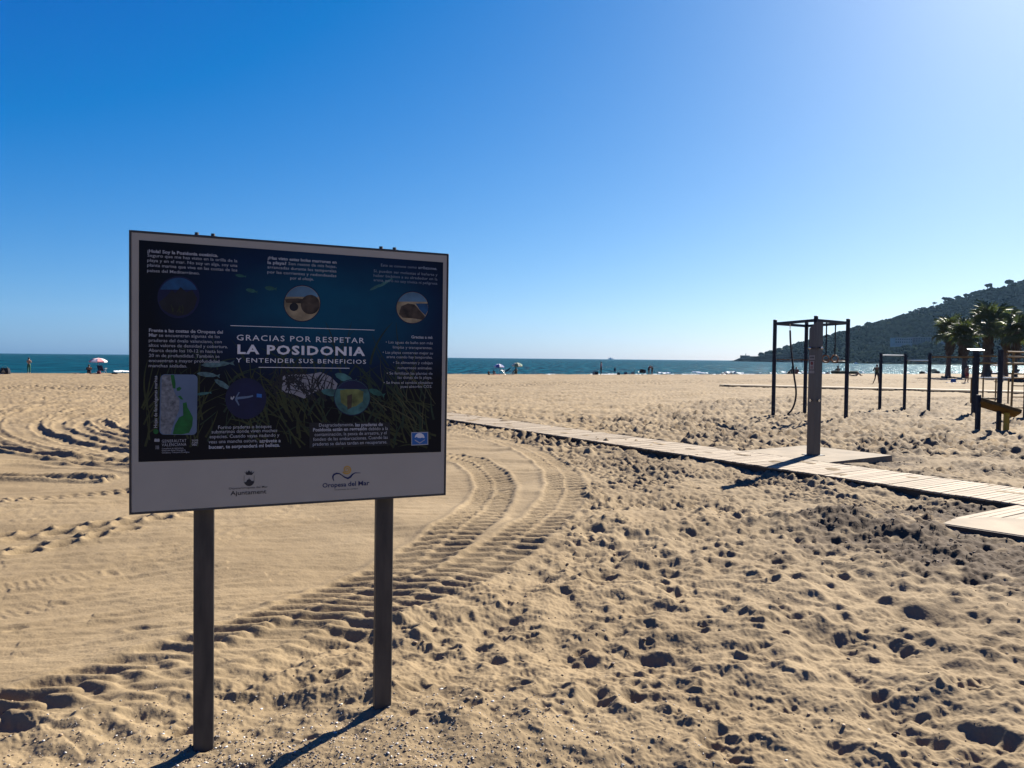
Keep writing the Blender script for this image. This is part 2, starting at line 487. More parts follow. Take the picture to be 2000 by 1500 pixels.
# wind-blown sand banked against the boardwalk and lying on it in patches
DZ = 0.098
_a, _b = spot(870, 818, DZ), spot(1985, 984, DZ)
_bd = (_b - _a).normalized()
DRIFT = MID.noise(0.9, 0.5)
for g in (MID, NEAR):
    dn = -(g.x[None, :] - _a.x) * _bd.y + (g.y[:, None] - _a.y) * _bd.x
    du = (g.x[None, :] - _a.x) * _bd.x + (g.y[:, None] - _a.y) * _bd.y
    nn = DRIFT if g is MID else MID.sample(DRIFT, XN, YN)
    on_it = (du > -3.5) & (du < 20)
    g.h += on_it * 0.055 * np.exp(-((dn - 1.95) / 0.28) ** 2) * np.clip(0.6 + 0.6 * nn, 0, 1.4)
    g.h += on_it * 0.030 * np.exp(-((dn + 0.22) / 0.22) ** 2) * np.clip(0.4 + 0.7 * nn, 0, 1.4)
    top = DZ - 0.004 + 0.018 * (nn - 1.15 - 0.5 * np.exp(-((dn - 0.1) / 0.3) ** 2))
    g.h = np.where(on_it & (dn > 0.06) & (dn < 1.9) & (nn > 0.6), np.maximum(g.h, top), g.h).astype(np.float32)


NB = np.minimum(np.minimum(XN - NEAR.x[0], NEAR.x[-1] - XN), NEAR.y[-1] - YN)
def ground_z(x, y):
    x, y = np.asarray(x, np.float32), np.asarray(y, np.float32)
    inm = (x > MID.x[0]) & (x < MID.x[-1]) & (y > MID.y[0]) & (y < MID.y[-1])
    edge = np.minimum(np.minimum(x - MID.x[0], MID.x[-1] - x), np.minimum(y - MID.y[0], MID.y[-1] - y))
    h = np.where(inm, MID.sample(MID.h, x, y) * np.clip(edge / 2, 0, 1), 0)
    b = np.clip(np.minimum(np.minimum(x - NEAR.x[0], NEAR.x[-1] - x), np.minimum(NEAR.y[-1] - y, y - NEAR.y[0] + 0.3)) / 1.2, 0, 1)
    h = h * (1 - b) + NEAR.sample(NEAR.h, x, y) * b
    return base_z(x, y) + h
def gz(x, y):
    return float(ground_z(x, y))

def sand_material():
    m = bpy.data.materials.new('beach_sand')
    m.use_nodes = True
    nt = m.node_tree; N = nt.nodes; Lk = nt.links.new
    b = N['Principled BSDF']
    b.inputs['Roughness'].default_value = 0.95
    b.inputs['Specular IOR Level'].default_value = 0.12
    geo = N.new('ShaderNodeNewGeometry')
    def nz(scale, detail, stretch=None):
        n = N.new('ShaderNodeTexNoise'); n.inputs['Scale'].default_value = scale; n.inputs['Detail'].default_value = detail
        if stretch:
            mp = N.new('ShaderNodeMapping'); mp.inputs['Scale'].default_value = stretch
            Lk(geo.outputs['Position'], mp.inputs[0]); Lk(mp.outputs[0], n.inputs['Vector'])
        else:
            Lk(geo.outputs['Position'], n.inputs['Vector'])
        return n.outputs[0]
    def mix(f, a, c, bt='MIX'):
        x = N.new('ShaderNodeMix'); x.data_type = 'RGBA'; x.blend_type = bt
        for sock, val in ((x.inputs['Factor'], f), (x.inputs[6], a), (x.inputs[7], c)):
            if hasattr(val, 'is_output'): Lk(val, sock)
            elif isinstance(val, tuple): sock.default_value = (*val, 1)
            else: sock.default_value = val
        return x.outputs[2]
    def rng(v, a, c, lo=0.0, hi=1.0):
        x = N.new('ShaderNodeMapRange'); x.inputs['From Min'].default_value = a; x.inputs['From Max'].default_value = c
        x.inputs['To Min'].default_value = lo; x.inputs['To Max'].default_value = hi
        Lk(v, x.inputs[0]); return x.outputs[0]
    col = mix(rng(nz(0.7, 4), .35, .65), SAND_A, SAND_B)
    col = mix(rng(nz(1.0, 5, (0.06, 0.9, 1)), .42, .68, 0.0, 0.45), col, tuple(c * 0.70 for c in SAND_A))
    col = mix(rng(nz(60, 3), .35, .7, 0.0, 0.4), col, tuple(c * 0.78 for c in SAND_A))
    grains = N.new('ShaderNodeTexVoronoi'); grains.inputs['Scale'].default_value = 140
    Lk(geo.outputs['Position'], grains.inputs['Vector'])
    col = mix(rng(grains.outputs['Distance'], .05, .22, 0.30, 0.0), col, (0.075, 0.055, 0.038))
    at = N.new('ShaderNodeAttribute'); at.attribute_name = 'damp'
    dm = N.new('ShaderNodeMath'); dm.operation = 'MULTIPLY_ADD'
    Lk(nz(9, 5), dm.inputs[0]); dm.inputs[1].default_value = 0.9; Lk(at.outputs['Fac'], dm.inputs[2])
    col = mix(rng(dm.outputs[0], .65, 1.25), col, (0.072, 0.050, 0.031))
    wt = N.new('ShaderNodeAttribute'); wt.attribute_name = 'wet'
    col = mix(wt.outputs['Fac'], col, (0.10, 0.075, 0.05))
    Lk(col, b.inputs['Base Color'])
    bp = N.new('ShaderNodeBump'); bp.inputs['Strength'].default_value = 0.5; bp.inputs['Distance'].default_value = 0.010
    Lk(nz(38, 8), bp.inputs['Height'])
    b2 = N.new('ShaderNodeBump'); b2.inputs['Strength'].default_value = 0.2; b2.inputs['Distance'].default_value = 0.05
    Lk(nz(5, 6), b2.inputs['Height']); Lk(b2.outputs[0], bp.inputs['Normal'])
    Lk(bp.outputs[0], b.inputs['Normal'])
    return m
SAND_A, SAND_B = (0.200, 0.146, 0.083), (0.248, 0.186, 0.109)

def build_beach():
    fine = np.radians(np.linspace(-39, 39, 1210))
    coarse = np.radians(np.concatenate([np.arange(39.2, 58, .2), np.linspace(58, 302, 50), np.arange(302.2, 320.9, .2)]))
    ang = np.concatenate([fine, coarse])
    rad = [0.5]
    while rad[-1] < 150:
        r = rad[-1]
        rad.append(r + min(max(0.0085 if r > 2.6 else 0.06, r * r * (5.2e-4 if r < 11 else 2.9e-4)), 0.30))
    rad += [165, 190, 230, 300, 420, 600, 900, 1400, 2200]
    rad = np.array(rad)
    A, Rr = np.meshgrid(ang, rad)
    X, Y = Rr * np.sin(A), Rr * np.cos(A)
    Z = ground_z(X, Y)
    na, nr = len(ang), len(rad)
    co = np.stack([X, Y, Z], -1).reshape(-1, 3).astype(np.float32)
    co = np.vstack([co, [[0, 0, gz(0, 0)]]]).astype(np.float32)
    i = np.arange(nr - 1)[:, None] * na
    k = np.arange(na)[None, :]
    k2 = (k + 1) % na
    quads = np.stack([i + k, i + na + k, i + na + k2, i + k2], -1).reshape(-1, 4)[:, ::-1]
    tris = np.stack([np.full(na, nr * na), np.arange(na), (np.arange(na) + 1) % na], -1)[:, ::-1]
    me = bpy.data.meshes.new('sand')
    me.vertices.add(len(co)); me.vertices.foreach_set('co', co.ravel())
    loops = np.concatenate([quads.ravel(), tris.ravel()]).astype(np.int32)
    me.loops.add(len(loops)); me.loops.foreach_set('vertex_index', loops)
    starts = np.concatenate([np.arange(len(quads)) * 4, len(quads) * 4 + np.arange(len(tris)) * 3]).astype(np.int32)
    me.polygons.add(len(starts)); me.polygons.foreach_set('loop_start', starts)
    me.update(calc_edges=True)
    me.shade_smooth()
    x, y = co[:, 0], co[:, 1]
    dmp_shade = np.where((np.abs(x) < 45) & (y < 100) & (y > 0), MID.sample(np.maximum(DAMP, 0.42 * ROUGH * np.clip((MID.y[:, None] - 8) / 5, 0, 1)), x, y), 0)  # real damp, plus shade among the footprints painted in as darker trodden sand
    a = me.attributes.new('damp', 'FLOAT', 'POINT'); a.data.foreach_set('value', dmp_shade.astype(np.float32))
    s = shore(x, y)
    a = me.attributes.new('wet', 'FLOAT', 'POINT'); a.data.foreach_set('value', (np.clip((s + 5) / 6, 0, 1) * 0.8).astype(np.float32))
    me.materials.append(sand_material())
    return put('beach', me, kind='structure')
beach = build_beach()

# ------------------------------------------------------------------ sea
def sea_material():
    m = bpy.data.materials.new('sea_water')
    m.use_nodes = True
    nt = m.node_tree; N = nt.nodes; Lk = nt.links.new
    N.remove(N['Principled BSDF'])
    out = N['Material Output']
    geo = N.new('ShaderNodeNewGeometry')
    def wave(sc, st, det=4):
        mp = N.new('ShaderNodeMapping'); mp.inputs['Scale'].default_value = st; mp.inputs['Rotation'].default_value = (0, 0, R(2))
        n = N.new('ShaderNodeTexNoise'); n.inputs['Scale'].default_value = sc; n.inputs['Detail'].default_value = det
        Lk(geo.outputs['Position'], mp.inputs[0]); Lk(mp.outputs[0], n.inputs['Vector']); return n.outputs[0]
    b1 = N.new('ShaderNodeBump'); b1.inputs['Strength'].default_value = 1; b1.inputs['Distance'].default_value = 1.6
    Lk(wave(0.16, (2.2, 0.6, 1), 4), b1.inputs['Height'])
    b2 = N.new('ShaderNodeBump'); b2.inputs['Strength'].default_value = 1; b2.inputs['Distance'].default_value = 0.40
    Lk(wave(1.5, (0.6, 1, 1), 4), b2.inputs['Height']); Lk(b1.outputs[0], b2.inputs['Normal'])
    dif = N.new('ShaderNodeBsdfDiffuse')
    mx = N.new('ShaderNodeMix'); mx.data_type = 'RGBA'
    mx.inputs[6].default_value = (0.0001, 0.011, 0.022, 1); mx.inputs[7].default_value = (0.0002, 0.052, 0.074, 1)
    rg = N.new('ShaderNodeMapRange'); rg.inputs['From Min'].default_value = .38; rg.inputs['From Max'].default_value = .62
    Lk(wave(0.10, (5, 0.7, 1), 4), rg.inputs[0]); Lk(rg.outputs[0], mx.inputs['Factor'])
    Lk(mx.outputs[2], dif.inputs['Color'])
    gl = N.new('ShaderNodeBsdfGlossy'); gl.inputs['Roughness'].default_value = 0.2
    gl.inputs['Color'].default_value = (0.8, 0.95, 1, 1)
    Lk(b2.outputs[0], gl.inputs['Normal'])
    fr = N.new('ShaderNodeFresnel'); fr.inputs['IOR'].default_value = 1.2
    Lk(b2.outputs[0], fr.inputs['Normal'])
    fm = N.new('ShaderNodeMapRange'); fm.inputs['To Min'].default_value = 0.02; fm.inputs['To Max'].default_value = 0.18
    Lk(fr.outputs[0], fm.inputs[0])
    ms = N.new('ShaderNodeMixShader')
    Lk(fm.outputs[0], ms.inputs[0]); Lk(dif.outputs[0], ms.inputs[1]); Lk(gl.outputs[0], ms.inputs[2])
    Lk(ms.outputs[0], out.inputs['Surface'])
    return m
sea = MB().add([(-9000, 20, SEA), (9000, 20, SEA), (9000, 4200, SEA), (-9000, 4200, SEA)], [(0, 1, 2, 3)]).obj('sea', sea_material(), kind='structure')

# ------------------------------------------------------------------ materials of the built things
M_GREY = mat('grey_board', (0.315, 0.295, 0.25), 0.55, 0.05, 3)
M_EDGE = mat('dark_edge', (0.03, 0.03, 0.033), 0.5, 0.2, 5, spec=0.4)
M_POST = mat('brown_steel', (0.043, 0.041, 0.041), 0.55, 0.4, 6, spec=0.35, stretch=(3, 3, 0.6), col2=(0.070, 0.060, 0.050))
M_TEXT = mat('print_white', (0.56, 0.56, 0.57), 0.6, 0.03, 4)
M_DIM = mat('print_grey', (0.30, 0.31, 0.33), 0.6, 0.05, 4)
M_INK = mat('print_ink', (0.015, 0.015, 0.02), 0.6, 0.1, 4)
M_NAVY = mat('print_navy', (0.012, 0.018, 0.07), 0.6, 0.1, 4)
M_GOLD = mat('print_gold', (0.42, 0.25, 0.05), 0.6, 0.2, 30)
M_TEAL = mat('print_teal', (0.035, 0.11, 0.105), 0.6, 0.6, 16)
M_FISH = mat('print_fish', (0.06, 0.115, 0.12), 0.6, 0.45, 60)
M_GREENF = mat('print_green_fish', (0.015, 0.075, 0.06), 0.6, 0.4, 40)
M_BLADE = [mat('print_blade_a', (0.022, 0.028, 0.007), 0.6, 0.4, 20), mat('print_blade_b', (0.010, 0.024, 0.012), 0.6, 0.4, 20), mat('print_blade_c', (0.05, 0.05, 0.02), 0.6, 0.4, 20)]
M_SANDP = mat('print_sand', (0.24, 0.19, 0.11), 0.6, 0.5, 14)
M_PALE = mat('print_pale', (0.19, 0.19, 0.205), 0.6, 0.15, 10)
M_SKYP = mat('print_sky', (0.07, 0.145, 0.21), 0.6, 0.4, 9)
M_BLUEP = mat('print_blue', (0.006, 0.045, 0.11), 0.6, 0.6, 12)
M_DBLUE = mat('print_dark_blue', (0.003, 0.006, 0.035), 0.6, 0.3, 10)
M_BLACKP = mat('print_black', (0.008, 0.009, 0.012), 0.6, 0.4, 14)
M_BROWNP = mat('print_brown', (0.040, 0.028, 0.018), 0.6, 0.8, 22)
M_MAPG = mat('print_map_green', (0.006, 0.09, 0.018), 0.6, 0.3, 30)
M_MAPL = mat('print_map_land', (0.13, 0.14, 0.15), 0.6, 0.5, 60)
M_MAPS = mat('print_map_sea', (0.085, 0.125, 0.19), 0.6, 0.1, 8)
M_YELP = mat('print_yellow', (0.13, 0.15, 0.045), 0.6, 0.7, 11)
M_FLAG = mat('print_flag_blue', (0.02, 0.10, 0.30), 0.6, 0.1, 8)

# ------------------------------------------------------------------ information sign
SW, SH = 1.519, 1.284
_A = np.array
def _hom(src, dst):
    A, B = [], []
    for (x, y), (u, v) in zip(src, dst):
        A += [[x, y, 1, 0, 0, 0, -u * x, -u * y], [0, 0, 0, x, y, 1, -v * x, -v * y]]
        B += [u, v]
    return np.append(np.linalg.solve(_A(A, float), _A(B, float)), 1).reshape(3, 3)
HOM = _hom([(246, 453), (866, 493), (868, 960), (255, 1003)], [(0, SH), (SW, SH), (SW, 0), (0, 0)])
def on(px, py):
    """A photographed point of the board in the board's own metres (from its lower left corner)."""
    q = HOM @ _A([px, py, 1.0])
    return q[0] / q[2], q[1] / q[2]

sign = thing('information_sign', 'large information board about posidonia seagrass on two dark posts', 'sign', (-1.7497, 3.5, 0), 0.4262)
sign.rotation_euler = (0, R(0.35), 0.4262)
ZB = 1.171
board = MB().box((SW / 2, 0.018, ZB + SH / 2), (SW, 0.036, SH), bev=0.003).obj('board', M_GREY, sign)
fr = MB()
fr.box((-0.004, 0.019, ZB + SH / 2), (0.008, 0.046, SH + 0.016), bev=0.002)
fr.box((SW + 0.004, 0.019, ZB + SH / 2), (0.008, 0.046, SH + 0.016), bev=0.002)
fr.box((SW / 2, 0.019, ZB + SH + 0.004), (SW, 0.042, 0.008))
fr.box((SW / 2, 0.019, ZB - 0.004), (SW, 0.042, 0.008))
fr.obj('edge_trim', M_EDGE, board)
for u, gx in ((0.207, 0), (0.793, 1)):
    x = u * SW
    pst = MB().box((x, 0.066, 0.92), (0.093, 0.042, 2.84), bev=0.004).obj('post', M_POST, sign)
    MB().box((x, 0.066, 2.345), (0.085, 0.036, 0.012)).obj('cap', M_EDGE, pst)
    bk = MB()
    bk.box((x, 0.05, ZB + SH + 0.0105), (0.10, 0.05, 0.005))
    bk.tube([(x - 0.036, 0.045, ZB + SH + 0.012), (x - 0.036, 0.045, ZB + SH + 0.026)], 0.010, 8)
    bk.tube([(x + 0.036, 0.045, ZB + SH + 0.012), (x + 0.036, 0.045, ZB + SH + 0.026)], 0.010, 8)
    bk.obj('bracket', M_EDGE, sign)

# the dark printed sheet: deep water at the top, seagrass at the bottom
def poster_material():
    m = bpy.data.materials.new('print_water')
    m.use_nodes = True
    nt = m.node_tree; N = nt.nodes; Lk = nt.links.new
    b = N['Principled BSDF']; b.inputs['Roughness'].default_value = 0.45; b.inputs['Specular IOR Level'].default_value = 0.15
    tc = N.new('ShaderNodeTexCoord')
    mp = N.new('ShaderNodeMapping'); mp.inputs['Location'].default_value = (-0.60 * 1.75, 0, -0.72 * 2.2); mp.inputs['Scale'].default_value = (1.75, 0, 2.2)
    gr = N.new('ShaderNodeTexGradient'); gr.gradient_type = 'SPHERICAL'
    nz = N.new('ShaderNodeTexNoise'); nz.inputs['Scale'].default_value = 4; nz.inputs['Detail'].default_value = 5
    Lk(tc.outputs['Generated'], mp.inputs[0]); Lk(mp.outputs[0], gr.inputs[0])
    Lk(tc.outputs['Generated'], nz.inputs['Vector'])
    mu = N.new('ShaderNodeMath'); mu.operation = 'MULTIPLY'
    rg = N.new('ShaderNodeMapRange'); rg.inputs['To Min'].default_value = 0.5; rg.inputs['To Max'].default_value = 1.6
    Lk(nz.outputs[0], rg.inputs[0]); Lk(gr.outputs[1], mu.inputs[0]); Lk(rg.outputs[0], mu.inputs[1])
    cr = N.new('ShaderNodeValToRGB')
    e = cr.color_ramp.elements
    e[0].position = 0.0; e[0].color = (0.0015, 0.0025, 0.006, 1)
    e[1].position = 0.85; e[1].color = (0.001, 0.055, 0.10, 1)
    k = e.new(0.35); k.color = (0.001, 0.012, 0.040, 1)
    Lk(mu.outputs[0], cr.inputs[0]); Lk(cr.outputs[0], b.inputs['Base Color'])
    return m
def ink(name, mi, px, lift, parent, mt=None):
    """A flat printed patch from its outline."""
    pts = [on(*p) for p in px]
    m = MB().add([(u, -lift, ZB + v) for u, v in pts], [tuple(reversed(range(len(pts))))])
    return m.obj(name, mi, parent)
PT = [(262, 469), (858, 507), (860, 878), (268, 903)]
poster = ink('poster', poster_material(), PT, 0.0008, sign)
def disc(px, py, rx, ry, n=40):
    return [(px + rx * math.cos(t * 2 * math.pi / n), py + ry * math.sin(t * 2 * math.pi / n)) for t in range(n)]
def cut_disc(cx, cy, r, fy, top):
    """The part of a disc above (top) or below the height fy."""
    out = [p for p in disc(cx, cy, r, r * 0.98, 48) if (p[1] < fy) == top]
    out.sort(key=lambda p: math.atan2((p[1] - cy) if not top else (cy - p[1]), p[0] - cx))
    return out
BLUR = 0.0011
# blades of seagrass along the bottom of the print
def blades(seed, n, box, length, mi, lift, lean, w=1.6, name='seagrass'):
    rr = random.Random(seed)
    m = MB()
    for _ in range(n):
        x, y = rr.uniform(box[0], box[2]), rr.uniform(box[1], box[3])
        a = math.radians(rr.uniform(*lean)); L = length * rr.uniform(0.5, 1.2)
        bend = rr.uniform(-0.45, 0.45)
        P, ww = [], w * rr.uniform(0.5, 1.3)
        for k in range(7):
            t = k / 6
            P.append((x + math.cos(a) * L * t, y - math.sin(a) * L * t, ww * (1 - t) ** 0.6 + 0.2))
            a += bend / 6
        if any(not (272 < p[0] < 852 and 530 < p[1] < 874) for p in P): continue
        vs = []
        for k, (px, py, q) in enumerate(P):
            dx, dy = (P[min(k + 1, 6)][0] - P[max(k - 1, 0)][0]), (P[min(k + 1, 6)][1] - P[max(k - 1, 0)][1])
            l = math.hypot(dx, dy) or 1
            for sg in (-1, 1):
                u, v = on(px - dy / l * q * sg, py + dx / l * q * sg)
                vs.append((u, -lift - rr.uniform(0, 0.00006), ZB + v))
        m.add(vs, [(2 * k, 2 * k + 1, 2 * k + 3, 2 * k + 2) for k in range(6)])
    return m.obj(name, mi, poster, kind='stuff')
blades(1, 60, (272, 780, 400, 874), 90, M_BLADE[0], 0.0012, (25, 120), 1.7)
blades(2, 70, (480, 760, 640, 874), 90, M_BLADE[0], 0.0012, (95, 150), 1.8)
blades(3, 80, (560, 700, 850, 874), 80, M_BLADE[1], 0.00125, (60, 150), 1.7)
blades(4, 45, (740, 780, 850, 874), 90, M_BLADE[0], 0.0012, (100, 170), 1.6)
blades(5, 14, (740, 730, 850, 850), 90, M_BLADE[2], 0.0013, (90, 160), 0.8)
blades(6, 60, (272, 700, 560, 874), 60, M_BLADE[1], 0.00118, (30, 150), 1.6)
blades(7, 40, (500, 880, 850, 900), 46, M_BLADE[0], 0.0012, (40, 140), 2.0)
ink('sand_patch', M_PALE, [(548, 729), (568, 729), (600, 728), (622, 724), (640, 732), (655, 746), (652, 757), (630, 758), (612, 762), (590, 776), (570, 768), (546, 762)], 0.0014, poster)
blades(8, 60, (535, 745, 650, 785), 40, M_BLACKP, 0.0015, (60, 150), 1.3)
blades(9, 30, (520, 725, 575, 770), 36, M_BLACKP, 0.0015, (-20, 60), 1.3)
def fish(cx, cy, L, H, ang, mi):
    c, s = math.cos(math.radians(ang)), math.sin(math.radians(ang))
    o = [(-.5, 0), (-.38, -.32), (-.1, -.5), (.2, -.36), (.36, -.1), (.5, -.42), (.46, 0), (.5, .42), (.36, .1), (.2, .36), (-.1, .5), (-.38, .32)]
    return ink('fish', mi, [(cx + (x * L) * c - (y * H) * s, cy + (x * L) * s + (y * H) * c) for x, y in o], 0.0016, poster)
for f in ((420, 710, 66, 12, -4, M_FISH), (402, 731, 46, 10, 6, M_FISH), (432, 751, 42, 11, 30, M_FISH), (393, 768, 32, 6, -8, M_TEAL), (462, 537, 22, 6, 8, M_GREENF),
          (484, 566, 24, 8, 12, M_GREENF), (521, 561, 24, 9, 6, M_GREENF), (745, 548, 34, 6, -32, M_TEAL), (728, 556, 30, 6, -28, M_TEAL), (646, 764, 46, 15, 8, M_TEAL), (670, 735, 44, 15, 20, M_TEAL),
          (732, 763, 34, 12, 20, M_GREENF)):
    fish(*f)
# the five round pictures, the map and the blue flag
ring = lambda cx, cy, r: ink('ring', M_DBLUE, disc(cx, cy, r + 1.2, r + 1.2), 0.0018, poster)
LV = [0.0020, 0.0022, 0.0024, 0.0026]
def picture(cx, cy, r, layers):
    ring(cx, cy, r)
    ink('picture', layers[0], disc(cx, cy, r, r * 0.98), LV[0], poster)
    for mi, px, k in layers[1:]:
        ink('picture_detail', mi, px, LV[k], poster)
picture(341, 580, 40, [M_DBLUE, (M_BLUEP, cut_disc(341, 580, 39, 568, True), 1), (M_BLACKP, [(303, 590), (318, 578), (328, 566), (335, 572), (345, 560), (356, 570), (368, 566), (378, 582), (372, 602), (358, 614), (340, 617), (322, 611), (309, 603)], 2)])
blades(10, 7, (325, 608, 360, 613), 16, M_BLADE[0], LV[3], (60, 120), 0.9)
picture(583, 590, 35, [M_SANDP, (M_SKYP, cut_disc(583, 590, 34.5, 580, True), 1), (M_BROWNP, disc(599, 592, 18.5, 19), 3), (M_BLACKP, disc(567, 597, 8.5, 8), 2), (M_BROWNP, [(549, 582), (575, 580), (600, 584), (580, 590), (552, 589)], 1)])
picture(799, 596, 31, [M_SANDP, (M_SKYP, cut_disc(799, 596, 30.5, 588, True), 1), (M_BLUEP, [(805, 588), (829, 588), (830, 600), (825, 611), (815, 602)], 1), (M_BROWNP, [(777, 594), (790, 588), (803, 590), (812, 600), (824, 613), (820, 620), (800, 617), (780, 616), (773, 609)], 2)])
picture(476, 777, 39, [M_DBLUE, (M_DIM, [(447, 772), (449, 777), (452, 772), (454, 774), (450, 780), (446, 778)], 1), (M_MAPS, [(456, 774), (462, 764), (464, 765), (459, 774), (480, 772), (490, 770), (490, 773), (480, 776), (459, 779), (464, 790), (462, 791), (455, 780)], 1), (M_FLAG, [(497, 767), (507, 768), (507, 775), (497, 774)], 1)])
picture(684, 773, 34.5, [M_TEAL, (M_DBLUE, cut_disc(684, 773, 34, 757, True), 1), (M_YELP, [(660, 759), (671, 757), (695, 757), (706, 761), (705, 780), (692, 790), (676, 793), (662, 783)], 2), (M_BROWNP, [(674, 770), (684, 766), (683, 793), (675, 797)], 3)])
def rrect(x0, y0, x1, y1, r):
    out = []
    for cx, cy, a0 in ((x1 - r, y0 + r, -90), (x1 - r, y1 - r, 0), (x0 + r, y1 - r, 90), (x0 + r, y0 + r, 180)):
        out += [(cx + r * math.cos(math.radians(a0 + 15 * k)), cy + r * math.sin(math.radians(a0 + 15 * k))) for k in range(7)]
    return out
ink('map', M_MAPS, rrect(308, 731, 381, 849, 9), LV[0], poster)
ink('map_land', M_MAPL, [(311, 735), (316, 732), (328, 732), (331, 750), (337, 768), (346, 782), (346, 800), (340, 815), (334, 832), (330, 848), (316, 848), (310, 842), (310, 790)], LV[1], poster)
for px in ([(328, 732), (335, 732), (338, 748), (338, 759), (333, 758), (330, 745)], [(340, 758), (346, 755), (350, 758), (346, 763), (341, 763)], [(343, 774), (348, 772), (354, 780), (349, 780)], [(353, 787), (360, 785), (362, 795), (367, 803), (373, 815), (372, 832), (366, 845), (352, 848), (334, 848), (338, 830), (346, 815), (354, 811)]):
    ink('map_meadow', M_MAPG, px, LV[2], poster)
ink('map_dot', M_MAPG, disc(301, 843, 5, 5, 16), LV[0], poster)
ink('text_backing', M_BLACKP, [(601, 823), (759, 821), (760, 866), (602, 873)], 0.00175, poster)
ink('flag_border', M_DIM, [(801, 840), (834, 839), (834.5, 864), (801.5, 866)], LV[0], poster)
ink('flag_field', M_FLAG, [(802.5, 841.5), (832.5, 840.5), (833, 862.5), (803, 864.5)], LV[1], poster)
ink('flag_disc', M_TEXT, [p for p in disc(817.5, 851, 9.6, 9.6, 40) if p[1] < 852.5], LV[2], poster)
ink('flag_wave', M_FLAG, [(807, 851), (812, 849), (817, 853), (822, 850), (828, 852), (828, 854), (822, 852.5), (817, 855.5), (812, 852), (807, 853.5)], LV[3], poster)
ink('flag_wave', M_DIM, [(808, 854), (818, 860), (828, 853.5), (828, 855), (818, 862), (808, 856)], LV[3], poster)

# lettering
def letters(lines, mi, parent, lift, name='lettering'):
    """lines: (text, left x, left y, right x, weight, height in photo pixels); each fitted between its two ends."""
    m = MB()
    for text, xl, y, xr, wt, hpx in lines:
        u0, v0 = on(xl, y)
        u1 = on(xr, y)[0]
        h = abs(on(xl, y - hpx)[1] - v0)
        cu = bpy.data.curves.new('t', 'FONT')
        cu.body = text; cu.size = 1; cu.resolution_u = 2; cu.offset = wt
        cu.space_character = 1.18 if text.isupper() and len(text) > 8 else 1.0
        to = bpy.data.objects.new('t', cu)
        COL.objects.link(to)
        me = bpy.data.meshes.new_from_object(to.evaluated_get(bpy.context.evaluated_depsgraph_get()))
        xs = [v.co.x for v in me.vertices]
        if xs:
            sx = (u1 - u0) / (max(xs) - min(xs)); x0 = min(xs); sy = h / 0.73
            m.add([(u0 + (v.co.x - x0) * sx, -lift, ZB + v0 + v.co.y * sy) for v in me.vertices], [tuple(p.vertices) for p in me.polygons])
        bpy.data.objects.remove(to); bpy.data.curves.remove(cu); bpy.data.meshes.remove(me)
    return m.obj(name, mi, parent)
BO, RG, TH = 0.030, 0.004, -0.006
letters([('GRACIAS POR RESPETAR', 456.3, 663, 706, RG, 11.5), ('LA POSIDONIA', 458, 689, 707.6, 0.035, 18), ('Y ENTENDER SUS BENEFICIOS', 455.6, 706.2, 710, RG, 9)], M_TEXT, poster, 0.0028, 'title_lettering')
rule = MB()
for (xa, ya, xb, yb) in ((443.6, 635.2, 725.6, 641.4), (500, 716.2, 677.6, 716.4)):
    q = [on(xa, ya), on(xb, yb)]
    rule.add([(q[0][0], -0.0028, ZB + q[0][1]), (q[1][0], -0.0028, ZB + q[1][1]), (q[1][0], -0.0028, ZB + q[1][1] + 0.003), (q[0][0], -0.0028, ZB + q[0][1] + 0.003)], [(0, 1, 2, 3)])
rule.obj('rule', M_TEXT, poster)
H1 = 6.4
letters([('¡Hola! Soy la Posidonia oceánica.', 279, 493, 417, BO, H1), ('Seguro que me has visto en la orilla de la', 279, 501.5, 455, RG, H1), ('playa y en el mar. No soy un alga, soy una', 279, 511, 455, RG, H1),
         ('planta marina que vive en las costas de los', 279, 520.5, 455, RG, H1), ('países del Mediterráneo.', 279, 531, 382, RG, H1)], M_DIM, poster, 0.0028)
letters([('¿Has visto estas bolas marrones en', 514, 504, 649, BO, 6), ('la playa?', 514, 513, 551, BO, 6), ('Son restos de mis hojas,', 555, 515, 649, RG, 6), ('arrancadas durante los temporales', 514, 522, 649, RG, 6),
         ('por las corrientes y redondeadas', 514, 531.5, 649, RG, 6), ('por el oleaje.', 559, 543, 605, RG, 6)], M_DIM, poster, 0.0028)
letters([('Esto se conoce como', 736, 516, 806, RG, 5.6), ('arribazones.', 809, 520, 846, BO, 5.6), ('Sí, pueden ser molestas al bañarte y', 722, 527.5, 847, RG, 5.6), ('haber bichitos a su alrededor en la', 722, 536.3, 847, RG, 5.6), ('arena, pero no soy tóxica ni peligrosa', 722, 545, 847, RG, 5.6)], mat('print_blue_grey', (0.16, 0.19, 0.23), 0.6, 0.05, 4), poster, 0.0028)
letters([('Frente a las costas de Oropesa del', 284.4, 648, 429, BO, 6.6), ('Mar', 284.4, 657.4, 301, BO, 6.6), ('se encuentran algunas de las', 304, 657.6, 423, RG, 6.6), ('praderas del óvalo valenciano, con', 284.4, 667.6, 427, RG, 6.6),
         ('altos valores de densidad y cobertura.', 284.4, 677.3, 439, RG, 6.6), ('Abarca desde los 10-12 m hasta los', 284.4, 687.2, 429, RG, 6.6), ('20 m de profundidad. También se', 285, 697.2, 423, RG, 6.6), ('encuentran a mayor profundidad', 285, 707.2, 423, RG, 6.6), ('manchas aisladas.', 285, 717.2, 360, RG, 6.6)], M_DIM, poster, 0.0028)
